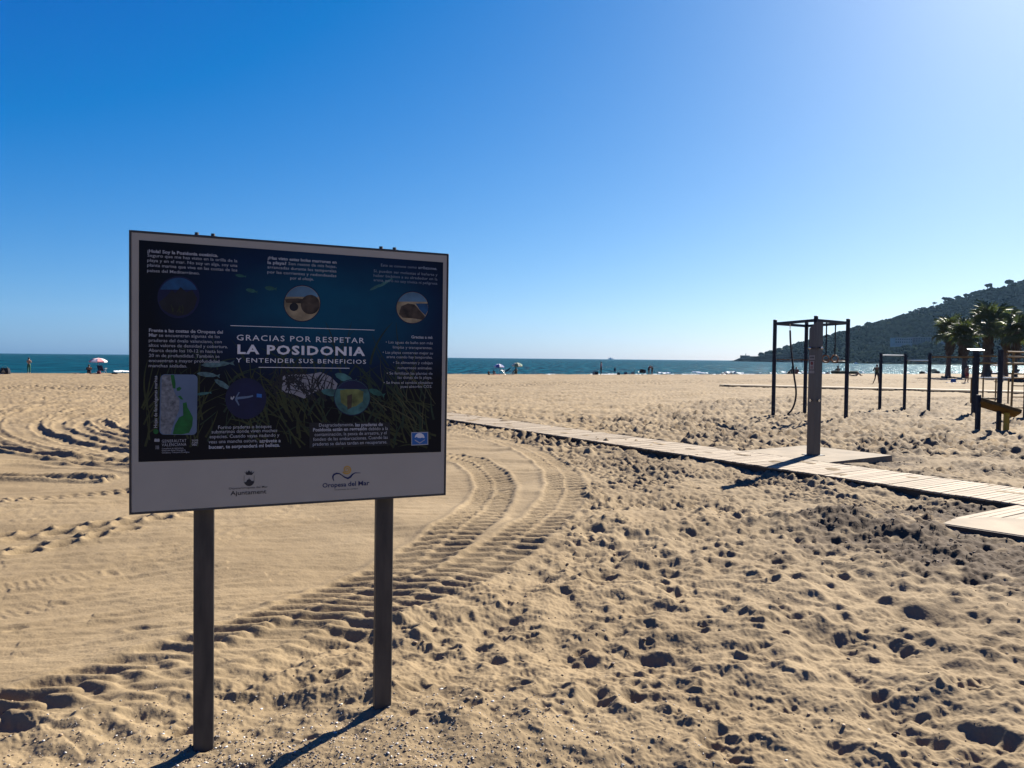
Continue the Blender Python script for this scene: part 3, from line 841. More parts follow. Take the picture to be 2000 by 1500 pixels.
letters([('Gracias a mí:', 797.6, 656, 839.6, BO, 5.6), ('• Las aguas de baño son más', 748, 666.4, 840, RG, 5.6), ('limpias y transparentes.', 762, 676.2, 839.5, RG, 5.6), ('• Las playas conservan mejor su', 742.5, 686.5, 840.5, RG, 5.6), ('arena cuando hay temporales.', 750, 695.2, 840, RG, 5.6),
         ('• Se alimentan y cobijan', 763, 706.3, 840, RG, 5.6), ('numerosos animales.', 772, 716.5, 840, RG, 5.6), ('• Se fertilizan las plantas de', 751, 727.3, 840.5, RG, 5.6), ('las dunas de la playa.', 772.5, 735.4, 840, RG, 5.6), ('• Se frena el cambio climático', 745, 745.8, 841, RG, 5.6), ('pues absorbo CO2.', 778.5, 753.2, 840, RG, 5.6)], M_DIM, poster, 0.0028)
letters([('Formo praderas o bosques', 422.7, 837, 527, RG, 7), ('submarinos donde viven muchos', 410, 845.8, 538.4, RG, 7), ('especies. Cuando vayas nadando y', 406.4, 855.4, 542.7, RG, 7), ('veas una mancha oscura,', 404.5, 865.4, 500, RG, 7), ('atrévete a', 504, 863, 545.6, BO, 7), ('bucear, te sorprenderá mi belleza.', 405.2, 875.8, 544.4, BO, 7)], M_DIM, poster, 0.0028)
letters([('Desgraciadamente,', 620, 830.8, 688, RG, 6.8), ('las praderas de', 691, 829.5, 744.8, BO, 6.8), ('Posidonia están en regresión', 608.5, 840, 714, BO, 6.8), ('debido a la', 717, 837, 755, RG, 6.8), ('contaminación, la pesca de arrastre, y el', 611.6, 849.3, 752.5, RG, 6.8), ('fondeo de las embarcaciones. Cuando las', 609, 858.6, 755, RG, 6.8), ('praderas se dañan tardan en recuperarse.', 608.5, 868, 754, RG, 6.8)], M_DIM, poster, 0.0028)
letters([('GENERALITAT', 313, 864.6, 361, RG, 6), ('VALENCIANA', 313, 872, 361, RG, 6), ('Conselleria de Agricultura,', 313.5, 877.6, 356, RG, 3), ('Desarrollo Rural, Emergencia', 313.5, 881.6, 360, RG, 3), ('Climática y Transición Ecológica', 313.5, 885.8, 367, RG, 3)], M_DIM, poster, 0.0028)
letters([('TOTS', 371.5, 861.8, 384, BO, 3.4), ('A UNA', 371.5, 866, 384, BO, 3.4), ('VEU', 371.5, 870.2, 382, BO, 3.4)], M_DIM, poster, 0.0028)
em = MB()
for dx in (-1, 0, 1):
    for dy in (-1, 0, 1):
        q = [on(304.5 + dx * 2.6 + a, 874 + dy * 2.6 + b) for a, b in ((-1, 0), (0, -1), (1, 0), (0, 1))]
        em.add([(u, -0.0028, ZB + v) for u, v in q], [(3, 2, 1, 0)])
for k in range(3):
    q = [on(300 + 3.5 * k + a, 861 + b) for a, b in ((-1.4, 2), (-1.6, -2), (0, -5), (1.6, -2), (1.4, 2))]
    em.add([(u, -0.0028, ZB + v) for u, v in q], [(4, 3, 2, 1, 0)])
em.obj('crest', M_DIM, poster)
# upright caption beside the map
cu_m = MB()
cu = bpy.data.curves.new('t', 'FONT'); cu.body = 'Hojas de fanerógamas marinas'; cu.resolution_u = 2; cu.offset = 0.01
to = bpy.data.objects.new('t', cu); COL.objects.link(to)
me = bpy.data.meshes.new_from_object(to.evaluated_get(bpy.context.evaluated_depsgraph_get()))
ua, va = on(303.5, 836); ub, vb = on(302, 734)
wx = max(v.co.x for v in me.vertices)
cu_m.add([(ua - v.co.y * 0.015 / 0.73, -0.0028, ZB + va + v.co.x / wx * (vb - va)) for v in me.vertices], [tuple(p.vertices) for p in me.polygons])
bpy.data.objects.remove(to); bpy.data.curves.remove(cu); bpy.data.meshes.remove(me)
cu_m.obj('lettering', M_DIM, poster)
# the two emblems on the pale strip
letters([('Orpesa/Oropesa del Mar', 445.6, 955.4, 521.7, RG, 4.2), ('Ajuntament', 448.9, 966.6, 519.4, 0.012, 8.6)], M_INK, board, 0.0010)
def bink(name, mi, px, lift=0.0010): return ink(name, mi, px, lift, board)
bink('crest', M_INK, [(475, 919), (479, 923), (479.5, 918), (481, 921.5), (484.5, 917), (487.5, 921.3), (489.5, 917.7), (490, 922.5), (495.5, 919.5), (490.5, 926.4), (479.8, 926.6)])
out_, in_ = [], []
for t in range(17):
    a = math.pi * t / 16
    out_.append((485 - 10.2 * math.cos(a), 938 + 10.2 * math.sin(a)))
    in_.append((485 - 9.5 * math.cos(a), 938 + 9.5 * math.sin(a)))
shield = [(474.8, 927.4)] + out_ + [(495.2, 927.0), (494.4, 927.7)] + list(reversed(in_)) + [(475.6, 928.2)]
bink('crest', M_INK, shield)
bink('crest', M_INK, [(475.8, 941)] + [p for p in in_ if p[1] > 941] + [(494.3, 937.5), (490, 938.5), (488, 935.5), (485.6, 934.6), (485.3, 931.5), (484.6, 931.5), (484.2, 934.8), (481.5, 935.8), (479.3, 940)], 0.0012)
letters([('Oropesa', 628.8, 950, 675.5, 0.020, 9.0), ('del', 679, 946.6, 694.5, 0.020, 9.2), ('Mar', 699, 945.4, 720.8, 0.020, 9.2)], M_NAVY, board, 0.0010)
letters([('vacaciones de verdad', 652, 955.2, 697.6, RG, 2.6)], M_INK, board, 0.0010)
wv = [(651.2, 937.2, .5), (649.2, 932, 1.3), (648.9, 928, 1.6), (651, 924, 1.7), (656, 922, 1.6), (661.6, 922.2, 1.2), (666.4, 925.3, .9), (672, 929.3, 1.3), (678.4, 931.4, 1.9), (683.2, 928.6, 2.0), (687.2, 923.5, 1.4), (692, 920.6, .9), (703.4, 920.4, .3)]
up, dn = [], []
for i, (x, y, w) in enumerate(wv):
    a, b = wv[max(i - 1, 0)], wv[min(i + 1, len(wv) - 1)]
    dx, dy = b[0] - a[0], b[1] - a[1]; l = math.hypot(dx, dy)
    up.append((x + dy / l * w, y - dx / l * w)); dn.append((x - dy / l * w, y + dx / l * w))
wm = MB()
n = len(wv)
wm.add([(on(*p)[0], -0.0010, ZB + on(*p)[1]) for p in up + dn], [(i, i + n, i + n + 1, i + 1) for i in range(n - 1)])
wm.obj('emblem_wave', M_NAVY, board)
sp = MB()
vs = []
for i in range(61):
    t = i / 60
    a, r_ = 2.0 + t * 2 * math.pi * 2.1, 1.0 + 7.6 * t
    w = 0.7 + 0.9 * t
    for q in (r_ - w, r_ + w):
        u, v = on(676.2 + q * math.cos(a), 914.3 + q * math.sin(a)); vs.append((u, -0.0010, ZB + v))
sp.add(vs, [(2 * i, 2 * i + 2, 2 * i + 3, 2 * i + 1) for i in range(60)])
sp.obj('emblem_sun', M_GOLD, board)

# ------------------------------------------------------------------ boardwalk, slabs and beach shower
M_PLANK = [mat('plank_a', (0.245, 0.190, 0.128), 0.85, 0.22, 5, stretch=(0.6, 6, 6), bump=0.25), mat('plank_b', (0.275, 0.219, 0.150), 0.85, 0.22, 5, stretch=(0.6, 6, 6), bump=0.25), mat('plank_c', (0.205, 0.157, 0.104), 0.85, 0.25, 5, stretch=(0.6, 6, 6), bump=0.25)]
M_JOIST = mat('old_timber', (0.07, 0.05, 0.035), 0.9, 0.3, 4)
M_CONC = mat('concrete', (0.185, 0.145, 0.095), 0.9, 0.22, 2.5, bump=0.3, col2=(0.235, 0.185, 0.125))
M_STEEL = mat('brushed_steel', (0.085, 0.078, 0.076), 0.42, 0.12, 3, metal=0.55, spec=0.4, stretch=(8, 8, 0.4))
M_CHROME = mat('chrome', (0.5, 0.5, 0.5), 0.2, 0.05, 4, metal=1.0)
M_BLACK = mat('black_rubber', (0.02, 0.02, 0.022), 0.6, 0.2, 10)

bA, bB = spot(870, 818, DZ), spot(1985, 984, DZ)
bd = (bB - bA); bd.z = 0
BLEN = bd.length; bd.normalize()
bn = Vector((-bd.y, bd.x, 0))                    # away from the camera
BW = sum((spot(*p, DZ) - bA).dot(bn) for p in ((1400, 877.5), (1775, 922.5), (1880, 936))) / 3
BROT = math.atan2(bd.y, bd.x)
def plank_meshes(width, wid):
    out = []
    for m in M_PLANK:
        out.append(MB().box((0, 0, 0), (wid, width, 0.03), bev=0.004).mesh('plank', m))
    return out
def boardwalk(name, label, start, length, width, pitch=0.096, gap=0.009, seed=1, z=DZ):
    rr = random.Random(seed)
    t = thing(name, label, 'boardwalk', (start.x, start.y, 0), BROT)
    ms = plank_meshes(width, pitch - gap)
    n = int(length / pitch)
    for k in range(n):
        p = put('plank', rr.choice(ms), t, ((k + 0.5) * pitch, width / 2 + rr.uniform(-0.012, 0.012), z - 0.015 + rr.uniform(-0.003, 0.003)), (rr.uniform(-.004, .004), rr.uniform(-.02, .02), rr.uniform(-.004, .004)))
    for y in (0.045, width - 0.045, width / 2):
        MB().box((n * pitch / 2, y, (z - 0.033) / 2 - 0.05), (n * pitch, 0.06, z - 0.033 + 0.1)).obj('joist', M_JOIST, t)
    return t
walk = boardwalk('boardwalk', 'long pale plank boardwalk crossing the sand past the shower column', bA - bd * 4.0, BLEN + 9.0, BW)
# branch towards the street
br0 = spot(1908, 1001, DZ)
br_n = (br0 - bA).dot(bn)
walk2 = boardwalk('boardwalk', 'short plank boardwalk branching off beside the pale concrete slab', br0 - bn * 0.55, 3.2, 0.55 - br_n - 0.02 if br_n < -0.3 else 0.6, seed=2, z=0.092)

def slab(name, label, corners, z0, z1, m=M_CONC):
    mb = MB()
    n = len(corners)
    c = corners[0]
    vs = [(p.x - c.x, p.y - c.y, z1) for p in corners] + [(p.x - c.x, p.y - c.y, z0) for p in corners]
    mb.add(vs, [tuple(range(n))] + [(i, i + n, (i + 1) % n + n, (i + 1) % n) for i in range(n)])
    o = mb.obj(name, m, loc=(c.x, c.y, 0), kind='structure')
    o['label'] = label
    return o
s_t0, s_t1 = (spot(1432, 882, .1) - bA).dot(bd), (spot(1618, 903, .1) - bA).dot(bd)
s_dep = (spot(1758, 891, .1) - bA).dot(bn)
q0 = bA + bn * (BW + 0.012)
slab('pavement', 'concrete shower slab behind the boardwalk', [q0 + bd * s_t0, q0 + bd * s_t1, bA + bd * s_t1 + bn * s_dep, bA + bd * s_t0 + bn * s_dep], -0.2, 0.10)
c0, c1 = spot(1842, 1022, .11), spot(2000, 1046, .11)
e1 = (c1 - c0).normalized()
slab('pavement', 'pale concrete slab at the right edge', [c0, c0 + e1 * 5.0, c0 + e1 * 5.0 + bn * 1.0, spot(1990, 1013, .11), spot(1935, 1009.5, .11), spot(1862, 1013, .11)], -0.2, 0.11, mat('pale_concrete', (0.235, 0.188, 0.130), 0.9, 0.22, 2.5, bump=0.3))

kb = thing('kerb_board', 'dark timber board along the front of the pale slab at the right edge', 'edging', (c0.x, c0.y, 0), math.atan2(e1.y, e1.x))
for k in range(3):
    MB().box((0.85 + 1.72 * k, -0.022, 0.0), (1.70, 0.034, 0.206), bev=0.004).obj('board', M_JOIST, kb)

# beach shower
sb = spot(1588.5, 889, 0.10)
SHH = far(1590, 629, sb.y).z - 0.10
shw = thing('beach_shower', 'grey steel shower column with three notices standing on the concrete slab', 'shower', (sb.x, sb.y, 0.10), R(-65))
cw = 0.172
colm = MB()
h = SHH
colm.add([(-cw / 2, -cw / 2, 0), (cw / 2, -cw / 2, 0), (cw / 2, cw / 2, 0), (-cw / 2, cw / 2, 0), (-cw / 2, -cw / 2, h - 0.12), (cw / 2, -cw / 2, h), (cw / 2, cw / 2, h), (-cw / 2, cw / 2, h - 0.12)],
         [(3, 2, 1, 0), (4, 5, 6, 7), (0, 1, 5, 4), (1, 2, 6, 5), (2, 3, 7, 6), (3, 0, 4, 7)])
col_o = colm.obj('column', M_STEEL, shw)
MB().box((0, 0, 0.006), (0.30, 0.30, 0.012), bev=0.003).obj('base_plate', M_STEEL, shw)
M_NOTE = mat('notice_plate', (0.20, 0.19, 0.19), 0.5, 0.1, 6)
M_REDN = mat('notice_red', (0.12, 0.02, 0.02), 0.5, 0.1, 6)
# which face of the column looks to the camera's left is found from its turn
def face_dirs(rz):
    out = []
    for k in range(4):
        a = rz + k * math.pi / 2
        out.append((k, Vector((math.cos(a), math.sin(a), 0))))
    return out
def zat(py, px=1584): return far(px, py, sb.y - 0.1).z - 0.10
to_cam = Vector((-sb.x, -sb.y, 0)).normalized()
left = Vector((to_cam.y, -to_cam.x, 0)) * -1
cands = sorted(face_dirs(R(-65)), key=lambda q: -q[1].dot(to_cam))[:2]
cands.sort(key=lambda q: q[1].x)
kL, kR = cands[0][0], cands[1][0]
def on_face(k, lat, z, lift):
    a = k * math.pi / 2
    n, t = Vector((math.cos(a), math.sin(a), 0)), Vector((-math.sin(a), math.cos(a), 0))
    return n * (cw / 2 + lift) + t * lat + Vector((0, 0, z))
for z0, z1, wd in ((zat(702.5), zat(694), .135), (zat(721.5), zat(705), .105), (zat(729), zat(724), .12)):
    a = kL * math.pi / 2
    nt_ = MB().box((0, 0, 0), (0.004, wd, z1 - z0)).obj('notice', M_NOTE, shw, on_face(kL, 0.0, (z0 + z1) / 2, 0.003), (0, 0, a))
    if z1 - z0 > 0.1:
        mk = MB()
        pts = [(0.0032, 0.032 * math.cos(t * math.pi / 12), 0.035 + 0.032 * math.sin(t * math.pi / 12)) for t in range(24)]
        mk.add(pts, [tuple(range(24))])
        mk.obj('pictogram', M_REDN, nt_)
        for q in range(3):
            MB().add([(0.0034, -0.035, -0.03 - q * 0.016), (0.0034, 0.035, -0.03 - q * 0.016), (0.0034, 0.035, -0.022 - q * 0.016), (0.0034, -0.035, -0.022 - q * 0.016)], [(0, 1, 2, 3)]).obj('text_line', M_REDN, nt_)
    elif wd > 0.13:
        for q in range(4):
            y0 = -0.052 + q * 0.028
            MB().add([(0.0034, y0, -0.018), (0.0034, y0 + 0.018, -0.018), (0.0034, y0 + 0.018, 0.018), (0.0034, y0, 0.018)], [(0, 1, 2, 3)]).obj('text_mark', M_INK, nt_)
for k in range(4):
    z = zat(679)
    sp_ = MB().tube([on_face(k, 0, z, 0), on_face(k, 0, z, 0.05), on_face(k, 0, z - 0.02, 0.075)], [0.018, 0.018, 0.026], 10)
    sp_.obj('shower_head', M_CHROME, shw, smooth=True)
    MB().tube([on_face(k, 0, 1.05, 0), on_face(k, 0, 1.05, 0.03)], 0.028, 12).obj('push_button', M_CHROME, shw)

# ------------------------------------------------------------------ outdoor gym
M_NAVYP = mat('dark_blue_post', (0.012, 0.016, 0.026), 0.6, 0.35, 6, spec=0.18, bump=0.15)
M_YEL = mat('yellow_bar', (0.26, 0.155, 0.035), 0.6, 0.3, 8, spec=0.3, col2=(0.20, 0.13, 0.05))
M_BARST = mat('bar_steel', (0.42, 0.42, 0.42), 0.35, 0.15, 8, metal=0.8)
M_RUST = mat('rust_bar', (0.16, 0.075, 0.03), 0.8, 0.3, 8)
M_ROPE = mat('black_rope', (0.022, 0.02, 0.022), 0.9, 0.3, 40)
M_WOODR = mat('ring_wood', (0.22, 0.10, 0.04), 0.6, 0.2, 10)

def stand(px, py, z0=0.0):
    z = z0
    for _ in range(5):
        p = spot(px, py, z); z = 0.5 * z + 0.5 * max(-0.45, gz(p.x, p.y))
    p = spot(px, py, z); p.z = z
    return p
def top_z(px, py, p): return far(px, py, p.y).z
def rel(root, p): return root.matrix_basis.inverted() @ Vector(p)
def post(root, p, ztop, w=0.14, name='post', m=None, rz=0.3, capm=None):
    o = MB().box((0, 0, (ztop - p.z) / 2 - 0.15), (w, w, ztop - p.z + 0.3), bev=0.012).obj(name, m or M_NAVYP, root, (p.x - root.location.x, p.y - root.location.y, p.z), (0, 0, rz))
    return o
def bar(root, a, b, r, name, m, n=8):
    o = root.location
    mb = MB().tube([(a[0] - o.x, a[1] - o.y, a[2] - o.z), (b[0] - o.x, b[1] - o.y, b[2] - o.z)], r, n)
    return mb.obj(name, m, root, smooth=False)

P1, P2, P4 = stand(1510, 811), stand(1571.5, 805), stand(1652, 814)
P3 = P1 + P4 - P2; P3.z = 0
RT = (top_z(1512, 624, P1) + top_z(1653, 623, P4)) / 2
RZ = math.atan2((P4 - P3).y, (P4 - P3).x)
rig = thing('climbing_rig', 'tall dark climbing frame with a hanging rope and two gymnastic rings behind the shower', 'climbing frame', (P1.x, P1.y, 0))
for p in (P1, P2, P3, P4):
    p0 = p.copy(); p0.z = gz(p.x, p.y)
    post(rig, p0, RT, 0.105, rz=RZ)
def rail(root, a, b, z, hgt=0.09, wid=0.07, name='crossbar', m=None, trim=0.052):
    d = Vector((b.x - a.x, b.y - a.y, 0)); L = d.length - 2 * trim
    c = (a + b) / 2
    return MB().box((0, 0, 0), (L, wid, hgt)).obj(name, m or M_NAVYP, root, (c.x - root.location.x, c.y - root.location.y, z), (0, 0, math.atan2(d.y, d.x)))
for a, b in ((P1, P2), (P1, P3), (P3, P4), (P2, P4)):
    rail(rig, a, b, RT - 0.14)
for a, b in ((P1, P2), (P2, P4)):
    rail(rig, a, b, 1.93, 0.035, 0.035, 'low_bar', M_RUST)
# climbing rope, hanging slack to the sand
ra = P1 + (P3 - P1) * 0.40
ra.z = RT - 0.2
rp = [(1543.0, 632), (1543.2, 645), (1544, 668), (1546, 690), (1548.5, 712), (1551.5, 738), (1554.3, 757), (1554.6, 773), (1551.5, 789), (1546, 801), (1538, 809.5)]
rpts = []
for i, (x, y) in enumerate(rp):
    rpts.append(far(x, y, ra.y + 0.05 * math.sin(i)))
rope = thing('climbing_rope', 'thick black climbing rope hanging slack from the tall frame down to the sand', 'rope', (rpts[0].x, rpts[0].y, RT - 0.2))
sm = [Vector(p) for p in spline([tuple(p) for p in rpts], 0.12)] if False else rpts
def spline3(P, n=6):
    P = [Vector(p) for p in P]; out = []
    for i in range(len(P) - 1):
        p0, p1, p2, p3 = P[max(i - 1, 0)], P[i], P[i + 1], P[min(i + 2, len(P) - 1)]
        for k in range(n):
            t = k / n
            out.append(0.5 * ((2 * p1) + (p2 - p0) * t + (2 * p0 - 5 * p1 + 4 * p2 - p3) * t * t + (3 * p1 - p0 - 3 * p2 + p3) * t ** 3))
    out.append(P[-1]); return out
o0 = rope.location
MB().tube([p - o0 for p in spline3(rpts[1:])], 0.030, 8).obj('rope', M_ROPE, rope, smooth=True)
MB().tube([Vector((0, 0, 0.06)), rpts[1] - o0 + Vector((0, 0, 0.02))], 0.014, 6).obj('shackle', M_BARST, rope)
for px, tag_ in ((1614.5, 'left'), (1632, 'right')):
    t_ = 0.5 if px < 1620 else 0.5
    base = P3 + (P4 - P3) * ((px - 1594) / (1653 - 1594.0))
    a = far(px, 633, base.y); 
    zt = RT - 0.2
    g = thing('gym_ring', ('wooden gymnastic ring on a black strap, the one nearer the shower column' if px < 1620 else 'wooden gymnastic ring on a black strap, the one nearer the outer post'), 'ring', (a.x, base.y, zt), group='rings hanging from the climbing frame')
    zr = far(px, 694, base.y).z - zt
    MB().box((0, 0, zr / 2 + 0.05), (0.04, 0.012, -zr + 0.1)).obj('strap', M_ROPE, g)
    rg_ = MB(); pts = [(0.11 * math.cos(q * math.pi / 10), 0.02 * math.sin(q * math.pi / 10), zr - 0.11 + 0.115 * math.sin(q * math.pi / 10)) for q in range(21)]
    rg_.tube(pts, 0.022, 6, cap=False).obj('ring', M_WOODR, g, smooth=True)

# pull-up bars
Q1, Q2, Q3 = stand(1718, 799), stand(1766, 796.5), stand(1813, 806)
Q4 = stand(1903, 812)
pub = thing('pull_up_bars', 'row of dark posts with two steel pull-up bars at different heights', 'pull-up bars', (Q1.x, Q1.y, 0))
tz = [top_z(1721, 690, Q1), top_z(1769, 690, Q2), top_z(1815, 689, Q3)]
for p, z in zip((Q1, Q2, Q3), tz): post(pub, p, z, 0.098, rz=0.1)
za, zb_ = top_z(1745, 694, (Q1 + Q2) / 2), top_z(1790, 704, (Q2 + Q3) / 2)
bar(pub, (Q1.x + .05, Q1.y, za), (Q2.x - .05, Q2.y, za), 0.028, 'pull_up_bar', M_BARST)
bar(pub, (Q2.x + .05, Q2.y, zb_), (Q3.x - .05, Q3.y, zb_), 0.028, 'pull_up_bar', M_BARST)
# overhead ladder
Q6 = stand(1950, 842)
mk = thing('overhead_ladder', 'dark posts joined by yellow overhead rails, topped by a pale plate', 'climbing frame', (Q4.x, Q4.y, 0))
z4 = top_z(1906, 685, Q4)
post(mk, Q4, z4, 0.17, rz=0.2)
bar(mk, (Q3.x + .05, Q3.y, top_z(1830, 697, Q3)), (Q4.x - .08, Q4.y, top_z(1890, 697, Q4)), 0.03, 'rail', M_YEL)
q6f = Q6 + Vector((0, 0.1, 0))
for py in (695, 709):
    bar(mk, (Q4.x + .08, Q4.y, top_z(1915, py, Q4)), far(1947, py + 0.5, Q4.y - 0.6), 0.03, 'rail', M_YEL)
tp = far(1906, 686, Q4.y)
MB().box((0, 0, 0), (0.56, 0.26, 0.035), bev=0.01).obj('top_plate', mat('pale_plate', (0.30, 0.30, 0.30), 0.4, 0.1, 4), mk, (tp.x - Q4.x, 0, z4 + 0.03), (0.25, 0, 0.1))
# wall bars
wb = thing('wall_bars', 'yellow climbing ladder with rungs between a dark post and the right edge', 'wall bars', (Q6.x, Q6.y, 0))
post(wb, Q6, top_z(1954, 683, Q6), 0.10, rz=0.15)
W2 = stand(1974, 817); W3 = stand(2003, 815)
post(wb, W3, top_z(1997, 690, W3), 0.13, rz=0.1)
bar(wb, (W2.x, W2.y, W2.z - .2), (W2.x + 0.04, W2.y, top_z(1977, 687, W2)), 0.035, 'upright', M_YEL)
for py in (687.5, 697, 709.5, 730, 738, 753, 775, 796, 816):
    bar(wb, (W2.x - (0.5 if py < 712 else 0), W2.y - (1.6 if py < 712 else 0) * .3, top_z(1976, py, W2)), (W3.x - .06, W3.y, top_z(1998, py + 0.5, W3)), 0.026 if py > 712 else 0.034, 'rung', M_YEL)
pn = stand(1999, 816)
MB().box((0, 0, (top_z(1997, 735, pn)) / 2), (0.16, 0.10, top_z(1997, 735, pn)), bev=0.01).obj('side_board', M_NAVYP, wb, (pn.x - wb.location.x, pn.y - wb.location.y - .25, 0))
# parallel bars
pb_ = [stand(1896, 788), stand(1919, 791), stand(1944, 785), stand(1968.5, 788)]
par = thing('parallel_bars', 'yellow parallel bars with pale hand rails behind the dark posts', 'parallel bars', (pb_[0].x, pb_[0].y, 0))
zt = [top_z(px, 738, p) for px, p in zip((1896, 1919, 1945, 1969), pb_)]
for p, z in zip(pb_, zt):
    bar(par, (p.x, p.y, p.z - .2), (p.x, p.y, z), 0.034, 'leg', M_YEL)
bar(par, (pb_[0].x, pb_[0].y, zt[0]), (pb_[2].x, pb_[2].y, zt[2]), 0.036, 'hand_rail', M_BARST)
bar(par, (pb_[1].x, pb_[1].y, zt[1]), (pb_[3].x + .9, pb_[3].y, zt[3]), 0.036, 'hand_rail', M_BARST)
bar(par, (pb_[1].x, pb_[1].y, top_z(1919, 777, pb_[1])), (pb_[2].x, pb_[2].y, top_z(1945, 778, pb_[2])), 0.03, 'brace', M_YEL)
# sit-up bench
B0, B1 = stand(1909, 841), stand(1965, 841)
sit = thing('sit_up_bench', 'sloping sit-up board on a short dark post and a yellow leg', 'exercise bench', (B0.x, B0.y, 0))
post(sit, B0, top_z(1909, 771, B0), 0.11, rz=0.1)
ba, bb = far(1913, 785, B0.y), far(1989, 808, B1.y)
d = bb - ba
bm_ = d.to_track_quat('X', 'Z').to_matrix() @ Matrix.Rotation(R(-24), 3, 'X')
MB().box((0, 0, 0), (d.length, 0.40, 0.11), bev=0.01).obj('board', mat('bench_brown', (0.10, 0.062, 0.022), 0.8, 0.3, 6, spec=0.1), sit, ((ba + bb) / 2 - sit.location), bm_.to_euler())
post(sit, B1, far(1965, 806, B1.y).z, 0.115, 'leg', mat('yellow_leg', (0.28, 0.19, 0.02), 0.6, 0.25, 8), 0.1)
bar(sit, far(1913, 778, B0.y), far(1948, 779, B0.y), 0.025, 'foot_bar', M_YEL)

# distant second boardwalk seen edge-on behind the gym
fa, fb, fc = spot(1405, 752, 0.1), spot(1700, 758.5, 0.1), spot(2000, 766, 0.1)
fd = (fc - fa); fd.z = 0; fl = fd.length; fd.normalize()
dist = thing('distant_boardwalk', 'far thin boardwalk crossing the beach behind the exercise frames', 'boardwalk', (fa.x, fa.y, 0), math.atan2(fd.y, fd.x))
MB().box((fl * .75, 0.8, 0.12), (fl * 1.5, 1.6, 0.04)).obj('deck', M_PLANK[1], dist)
MB().box((fl * .75, 0.04, 0.02), (fl * 1.5, 0.06, 0.115)).obj('joist', M_JOIST, dist)

# ------------------------------------------------------------------ headland, breakwater, harbour
M_ROCK = mat('dark_rock', (0.045, 0.042, 0.038), 1.0, 0.35, 0.05, spec=0.0)
M_WOOD_FAR = mat('pine_green', (0.016, 0.024, 0.013), 1.0, 0.35, 0.09, spec=0.0)
M_SOIL = mat('hill_soil', (0.018, 0.024, 0.014), 1.0, 0.3, 0.03, spec=0.0)
M_TRUNK = mat('trunk', (0.10, 0.07, 0.05), 0.9, 0.3, 3)
M_WALLW = mat('pale_wall', (0.26, 0.25, 0.23), 0.8, 0.1, 0.2)
M_GLASS = mat('window_glass', (0.03, 0.035, 0.04), 0.2, 0.1, 1, spec=0.5)
M_ROOF = mat('roof_tile', (0.20, 0.10, 0.06), 0.85, 0.2, 0.5)

def hill(name, label, ridge, y, front, back, trees, seed, size, foot_z=SEA):
    """Ground from a ridge line at the distance y; wooded with crowns."""
    rr = np.random.default_rng(seed)
    P = [far(px, py, y) for px, py in ridge]
    xs = np.array([p.x for p in P]); zs = np.array([p.z for p in P])
    gx = np.linspace(xs[0], xs[-1], 150)
    rz_ = np.interp(gx, xs, zs)
    t = np.linspace(0, 1, 34)
    prof = np.where(t < 0.6, np.sin(t / 0.6 * math.pi / 2) ** 1.15, np.cos((t - 0.6) / 0.4 * math.pi / 2) ** 1.2)
    yy = np.where(t < 0.6, y - front + t / 0.6 * front, y + (t - 0.6) / 0.4 * back)
    def zf(ix, it):
        return foot_z - 1 + (np.interp(ix, np.arange(150), rz_) - size * 0.7 - foot_z + 1) * np.interp(it, np.arange(34), prof)
    V = [(gx[i], yy[j], zf(i, j) + (math.sin(i * .9 + j * .7) * 0.012 * rz_[i] if 0 < j < 33 and j != 20 else 0)) for i in range(150) for j in range(34)]
    F = [(i * 34 + j, (i + 1) * 34 + j, (i + 1) * 34 + j + 1, i * 34 + j + 1) for i in range(149) for j in range(33)]
    o = MB().add(V, F).obj(name, M_SOIL, kind='structure', smooth=True)
    o['label'] = label
    bm = bmesh.new(); bmesh.ops.create_icosphere(bm, subdivisions=1, radius=1)
    tv = np.array([v.co[:] for v in bm.verts]); tf = np.array([[v.index for v in f.verts] for f in bm.faces]); bm.free()
    n = trees
    ii, jj = rr.uniform(0, 149, n), rr.uniform(1, 26, n)
    X = np.interp(ii, np.arange(150), gx); Yy = np.interp(jj, np.arange(34), yy); Z = zf(ii, jj)
    ok = Z > foot_z + 1.5
    X, Yy, Z = X[ok], Yy[ok], Z[ok]; n = len(X)
    s = size * rr.uniform(0.45, 1.1, n)
    co = tv[None] * (1 + rr.uniform(-0.28, 0.28, (n, len(tv), 1)))
    co = co * np.stack([s, s, s * rr.uniform(.55, .9, n)], -1)[:, None, :] * 0.5 + np.stack([X, Yy, Z + s * 0.35], -1)[:, None, :]
    fs = tf[None] + (np.arange(n) * len(tv))[:, None, None]
    me = bpy.data.meshes.new('pine_wood')
    me.vertices.add(n * len(tv)); me.vertices.foreach_set('co', co.astype(np.float32).ravel())
    lp = fs.reshape(-1).astype(np.int32)
    me.loops.add(len(lp)); me.loops.foreach_set('vertex_index', lp)
    me.polygons.add(len(lp) // 3); me.polygons.foreach_set('loop_start', (np.arange(len(lp) // 3) * 3).astype(np.int32))
    me.update(calc_edges=True)
    me.materials.append(M_WOOD_FAR)
    w = put('pine_wood', me, kind='stuff')
    w['label'] = label.replace('slope', 'pine wood')
    return o
RIDGE = [(1560, 682), (1585, 673), (1605, 664), (1640, 653), (1660, 646), (1700, 635), (1750, 622), (1800, 606), (1850, 591), (1880, 584), (1905, 577), (1912, 567), (1930, 562), (1960, 560), (1972, 556), (1990, 556), (2000, 548), (2060, 530), (2150, 505), (2300, 480), (2600, 470), (3000, 520)]
hill('hills', 'dark headland slope rising to the right above the harbour', RIDGE, 1150, 260, 400, 9000, 3, 8.5)
hill('hills', 'lower darker slope in front of the headland behind the palms', [(1640, 707), (1680, 704), (1700, 698), (1730, 687), (1760, 676), (1800, 669), (1850, 665), (1900, 662), (2000, 656), (2150, 652), (2400, 660), (2700, 690)], 880, 110, 160, 3600, 5, 7)

